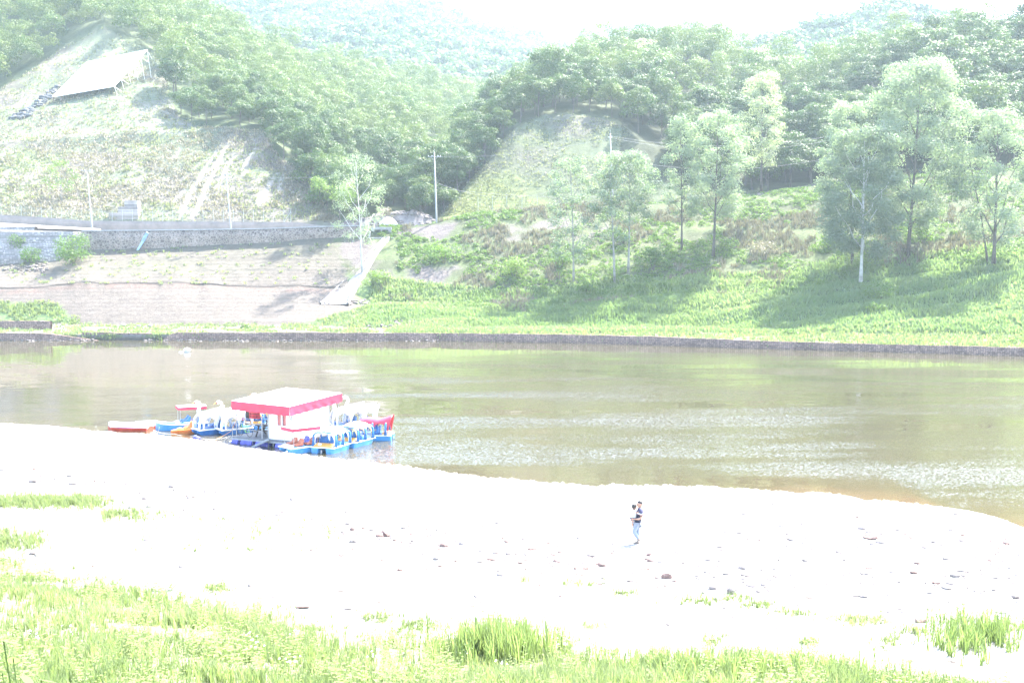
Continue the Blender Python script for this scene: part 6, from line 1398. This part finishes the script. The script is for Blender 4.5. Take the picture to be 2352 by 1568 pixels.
# ------------------------------------------------------------------ stones on the gravel
zb = lambda x, y: float(zbeach(np.array([x]), np.array([y]))[0])
def bstone(u, v, s, lab, red=True, flat=1.0, grp=None):
    p = hitb(u, v); o = bpy.data.objects.new('stone', rk[int(rng.integers(8))].copy()); o.data.materials.clear(); o.data.materials.append(M['rockred' if red else 'rock']); C.objects.link(o)
    o.location = p + Vector((0, 0, s * .06)); s *= .72; o.scale = (s, s * .8, s * flat); o.rotation_euler = (0, 0, rng.random() * 6); return tag(o, lab, 'stone', grp)
ST = [(885, 1230, .75, 'dark reddish stone, left of the touching pair left of mid beach', 1, 1), (908, 1234, .85, 'paler stone, right of the touching pair left of mid beach', 0, .8), (928, 1212, .55, 'pale flat stone just above the touching pair', 0, .7), (1021, 1254, .62, 'upright pinkish stone between the touching pair and the walking man', 1, 1.3),
      (1163, 1244, .4, 'small brown stone left of the walking man', 1, .8), (1167, 1272, .38, 'brown flat stone at the left end of a small cluster in mid beach', 1, .7), (1186, 1272, .3, 'small stone right of the brown flat stone in mid beach', 0, .7), (1346, 1306, .4, 'flat reddish stone at the left end of the stone line below the walking man', 1, .6), (1532, 1327, .62, 'jagged dark stone below and right of the walking man', 1, 1.3),
      (1478, 1309, .42, 'rounded orange-brown stone in the stone line below the walking man', 1, .8), (1447, 1334, .42, 'greyish oval stone flat on the gravel under the stone line', 0, .6), (1746, 1240, .38, 'small dark stone right of the walking man', 1, .7), (1999, 1236, .95, 'long pinkish stone standing out near the right shoreline', 1, .8), (2110, 1294, .6, 'dark-edged stone on the right part of the beach', 1, .7),
      (1996, 1306, .42, 'small brown stone left of the dark-edged stone', 1, .8), (2098, 1316, .48, 'brown stone below the dark-edged stone', 1, .9), (2150, 1340, .45, 'reddish flat stone lower right on the beach', 1, .7), (2228, 1350, .42, 'grey-brown stone right of the reddish flat stone', 0, .8), (2115, 1427, .62, 'pale pinkish stone above the right grass tussock', 1, .9),
      (2334, 1372, .5, 'bluish grey stone at the right edge of the beach', 0, .8), (2272, 1288, .3, 'small brown stone at the upper right beach', 1, 1), (1680, 1362, .5, 'grey pointed stone standing near the low weeds', 0, 1.5), (1642, 1340, .38, 'grey stone left of the pointed one', 0, .8), (918, 1310, .42, 'brown rounded stone below the upright pinkish one', 1, .9), (910, 1322, .3, 'small red brick-like stone under the brown rounded one', 1, .6),
      (940, 1340, .28, 'small flat red stone in the lower middle beach', 1, .5), (1288, 1369, .3, 'small reddish stone above the tall grass clump', 1, .6), (222, 1106, .5, 'dark reddish stone at the upper left beach', 1, .8), (146, 1087, .4, 'pinkish stone near the left waterline', 1, .7), (436, 1139, .62, 'brown flat-topped stone on the left beach', 1, .7), (80, 1078, .42, 'reddish stone at the far left of the beach', 1, .7),
      (540, 1076, .28, 'tiny dark stone alone on bright gravel below the boats', 1, .7), (215, 1300, .35, 'small red stone on the bright sand between the two grass bands', 1, .7), (82, 1272, .85, 'pale long stone at the edge of the left meadow', 0, .7), (667, 1299, .34, 'small pinkish stone alone on the bright sand', 1, .7), (695, 1494 - 100, .8, 'half-buried curved reddish stone at the meadow edge', 1, .4), (425, 1530, .8, 'whitish stone in the meadow, lower left', 0, .8), (1165, 1660 - 120, .3, 'small pale stone in the weeds below the tall grass clump', 0, 1),
      (2318, 1194, .6, 'white stone in the shallow water at the right edge', 0, .5)]
for s in ST: bstone(s[0], s[1], s[2], s[3], s[4], s[5])
r = np.random.default_rng(71)
def scatter_beach(n, f, smin, smax, mat, name, seed):
    pts = []; sz = []
    while len(pts) < n:
        u, v = f(); p = hitb_fast(u, v)
        pts.append(p); sz.append(.8 * r.uniform(smin, smax) * (1 + 1.2 * (r.random() < .08)))
    pts = np.array(pts); pts[:, 2] = np.maximum(zbeach(pts[:, 0], pts[:, 1]), -1); rocks_merged(name, pts, sz, mat, seed, -0.02)
def hitb_fast(u, v):
    p = PZ(u, v, 1.0); return (p.x, p.y, 1.0)
def band(u0, v0, u1, v1, sp):
    def f():
        k = r.random(); return u0 + (u1 - u0) * k, v0 + (v1 - v0) * k + r.normal() * sp
    return f
scatter_beach(900, band(0, 1095, 520, 1175, 22), .10, .30, M['rock'], 'pebbles', 1)
scatter_beach(900, band(450, 1160, 1150, 1265, 22), .09, .26, M['rock'], 'pebbles', 2)
scatter_beach(700, band(1100, 1255, 1800, 1350, 22), .08, .24, M['rock'], 'pebbles', 3)
scatter_beach(1500, band(1650, 1230, 2450, 1360, 55), .07, .25, M['rock'], 'pebbles', 4)
scatter_beach(420, band(700, 1210, 1560, 1330, 30), .08, .26, M['rockred'], 'pebbles', 5)
scatter_beach(500, band(1950, 1175, 2420, 1270, 22), .06, .18, M['rockred'], 'pebbles', 6)
scatter_beach(900, lambda: (r.uniform(0, 2400), r.uniform(1130, 1480)), .07, .2, M['rock'], 'pebbles', 7)
def shoreline_stones(n):
    x = r.uniform(-45, 32, n); y = yshore(x) - np.abs(r.normal(size=n)) * .35 + .08; z = zbeach(x, y); return np.stack([x, y, np.maximum(z, -.05)], -1)
P_ = shoreline_stones(900); rocks_merged('waterline_stones', P_, r.uniform(.08, .32, 900), M['rock'], 75, 0.02)

# ------------------------------------------------------------------ grass on the near bank
r = np.random.default_rng(99)
n = 75000; x = r.uniform(-34, 30, n); yy = r.uniform(5, 46, n)
u_, v_ = proj(np.stack([x, yy, zbeach(x, yy)], -1)); d = ytoe(x) - yy + 1.6 * (fbm(x * .5, yy * .5, 12) - .5) * 2
den = np.clip(d / 4.5 + .10, 0, 1) * np.clip((fbm(x * .7, yy * .7, 13, 3) - .28) * 5, 0.12, 1)
k = (r.random(n) < den) & (u_ > -120) & (u_ < 2480) & (v_ < 1680) & (d > -.6)
x, yy, d = x[k], yy[k], d[k]; pts = np.stack([x, yy, zbeach(x, yy)], -1); hn = fbm(x * .35, yy * .35, 14); tn = fbm(x * .28, yy * .4, 15)
dist = np.maximum(yy, 9)
hg = (0.16 + 0.42 * np.clip(hn * 1.5 - .3, 0, 1)) * np.clip(.45 + d / 4, .45, 1)
v__, f__, n_ = tufts(pts, hg, 0.020, r, 7, .55)
# spread: tufts() scatters blades close to the root; add wide basal spread
tint = np.clip(np.repeat(tn, 7) * 1.5 - .35 + r.normal(size=n_) * .22 + .0, 0, 1)
tag(link('meadow_grass', np_mesh('meadow', v__, f__, {'tint': np.repeat(tint, 6)}), LM['grass']), kind='stuff')
print('GRASS', n_)
def blade_patch(name, fn, n, hmin, hmax, wid, mat, curve, seed, nb=6, kind='stuff', lab=None, cat=None, tlo=0, thi=1):
    rr_ = np.random.default_rng(seed); P2 = []
    for _ in range(n):
        u, v = fn(rr_); p = hitb(u, v) if n < 400 else Vector(hitb_fast(u, v)); P2.append(p)
    P2 = np.array([list(p) for p in P2]); P2[:, 2] = zbeach(P2[:, 0], P2[:, 1]); v1, f1, n1_ = tufts(P2, rr_.uniform(hmin, hmax, n), wid, rr_, nb, curve)
    o = link(name, np_mesh(name, v1, f1, {'tint': np.repeat(rr_.uniform(tlo, thi, n1_), 6)}), mat)
    return tag(o, lab, cat, None, kind)
LM['reed'] = leafmat('tall_fresh_grass', (0.10, 0.14, 0.055), (0.14, 0.18, 0.08), (0.22, 0.25, 0.13), 0.5)
blade_patch('tall_grass_clump', lambda q: (1150 + q.normal() * 62 + 0, 1508 + q.normal() * 11), 320, .7, 1.25, .030, LM['reed'], .35, 1, 8, None, 'tall fresh green grass clump standing out at the front edge of the beach', 'grass clump')
blade_patch('grass_tussock', lambda q: (2235 + q.normal() * 55, 1470 + q.normal() * 22), 200, .35, .8, .024, LM['reed'], .5, 2, 8, None, 'loose grass tussock on the gravel at lower right', 'grass clump')
blade_patch('grass_clump', lambda q: (1700 + q.normal() * 150, 1545 + q.normal() * 10), 330, .4, .8, .026, LM['reed'], .45, 3, 7, None, 'bright green grass clump at the bottom right of centre', 'grass clump')
blade_patch('beach_grass', lambda q: (q.uniform(-60, 225) + q.normal() * 25, 1165 + q.normal() * 8), 1500, .15, .45, .02, LM['grass'], .6, 4, 6, tlo=.1, thi=.8)
blade_patch('beach_grass', lambda q: (235 + abs(q.normal()) * 80, 1175 + abs(q.normal()) * 12), 260, .15, .4, .02, LM['grass'], .6, 5, 6)
blade_patch('beach_grass', lambda q: (q.uniform(-60, 90) + q.normal() * 20, 1255 + q.normal() * 14), 450, .2, .5, .02, LM['grass'], .6, 6, 6)
blade_patch('beach_weeds', lambda q: (q.choice([450, 520, 600, 585, 640, 690, 760, 330]) + q.normal() * 16, q.choice([1195, 1215, 1238, 1262, 1225]) + q.normal() * 4), 330, .08, .24, .02, LM['grass'], .9, 7, 7)
for kk, (u, v, su, sv, nn) in enumerate([(1605, 1383, 40, 6, 90), (1745, 1390, 25, 5, 60), (1820, 1408, 25, 4, 60), (1975, 1425, 40, 7, 160), (1690, 1376, 20, 4, 40), (1430, 1362, 20, 4, 40), (1325, 1342, 26, 5, 50), (1200, 1333, 16, 4, 30), (2095, 1450, 25, 6, 60), (2040, 1475, 20, 8, 50), (500, 1352, 22, 6, 90), (1860, 1478, 18, 6, 50), (1360, 1440, 25, 5, 40), (1640, 1470, 18, 8, 40), (2320, 1440, 35, 10, 90), (950, 1440, 40, 12, 160), (860, 1420, 25, 8, 70)]):
    blade_patch('beach_weeds', lambda q, u=u, v=v, su=su, sv=sv: (u + q.normal() * su, v + q.normal() * sv), nn, .08, .28, .018, LM['grass'], .8, 20 + kk, 6, tlo=.1, thi=.8)
# leafy weeds with upright stems in the meadow
def weed_proto(seed):
    q = np.random.default_rng(seed); cs = []; ns = []; T = []
    V = []; F_ = []; n = 0
    for s_ in range(3):
        h = q.uniform(.35, .7); lx, ly = q.normal(size=2) * .12
        for k in range(16):
            f = (k + 1) / 16; a = k * 2.4; l = .14 * (1.1 - f * .7); c = np.array([lx * f + q.normal() * .01 + s_ * .06, ly * f, h * f]); d = np.array([math.cos(a), math.sin(a), .35]); sd = np.array([-math.sin(a), math.cos(a), 0]) * l * .16
            V += [c, c + d * l * .5 + sd, c + d * l - np.array([0, 0, l * .25]), c + d * l * .5 - sd]; F_.append([n, n + 1, n + 2, n + 3]); n += 4
    return np.array(V), np.array(F_), np.repeat(q.random(len(F_)) * .6 + .2, 4)
WP = [weed_proto(k) for k in range(5)]
n = 2600; x = r.uniform(-30, 26, n); yy = r.uniform(7, 40, n); d = ytoe(x) - yy; k = (d > -.3) & (fbm(x * .4, yy * .4, 44) > .5); P2 = np.stack([x, yy, zbeach(x, yy)], -1)[k]
u2, v2 = proj(P2); P2 = P2[(u2 > -100) & (u2 < 2450) & (v2 < 1660)]
merged('meadow_weeds', list(P2), WP, LM['reed'], 1.0, (.7, 1.6))
# white flower heads
pf = []; 
for c in range(14):
    u, v = r.uniform(0, 2300), r.uniform(1470, 1560); p = hitb(u, v)
    for _ in range(int(r.integers(4, 12))): pf.append(np.array([p.x + r.normal() * .12, p.y + r.normal() * .12, p.z + r.uniform(.25, .5)]))
v1, f1 = leaf_quads(np.array(pf), np.tile([0, -.3, 1.0], (len(pf), 1)) + r.normal(size=(len(pf), 3)) * .3, .05, r, 1.0)
tag(link('white_flowers', np_mesh('fl', v1, f1), M['kshirt']), kind='stuff')
# big leaves close to the lens at lower left
b0 = Vector(P(60, 1640, 6.0)); gz = zb(b0.x, b0.y); t = empty('broadleaf_weed', (b0.x, b0.y, gz), 0, 'broad bright green leaves close to the lens in the lower left corner', 'plant')
m = MB(); top = P(20, 1500, 6.0)
for k, (u, v) in enumerate([(8, 1470), (30, 1510), (5, 1545), (55, 1550), (95, 1560), (18, 1575)]):
    e_ = P(u, v, 6.0 + .1 * k) - Vector((b0.x, b0.y, gz)); m2_ = MB(); m2_.tube([(0, 0, -.05), e_ * .5 + Vector((.03, 0, .05)), e_], .004, 5); m2_.build('stem', LM['reed'], t)
    d = Vector((math.cos(k * 1.7), math.sin(k * 1.7) * .3, -.25)).normalized() * .11; s_ = Vector((0, .3, 1)).cross(d).normalized() * .035
    m2_ = MB(); m2_._add([e_ - d * .2, e_ + d * .15 + s_ * .9, e_ + d * .5 + s_, e_ + d, e_ + d * .5 - s_, e_ + d * .15 - s_ * .9], [(0, 1, 2, 3, 4, 5)]); m2_.build('leaf', LM['reed'], t)
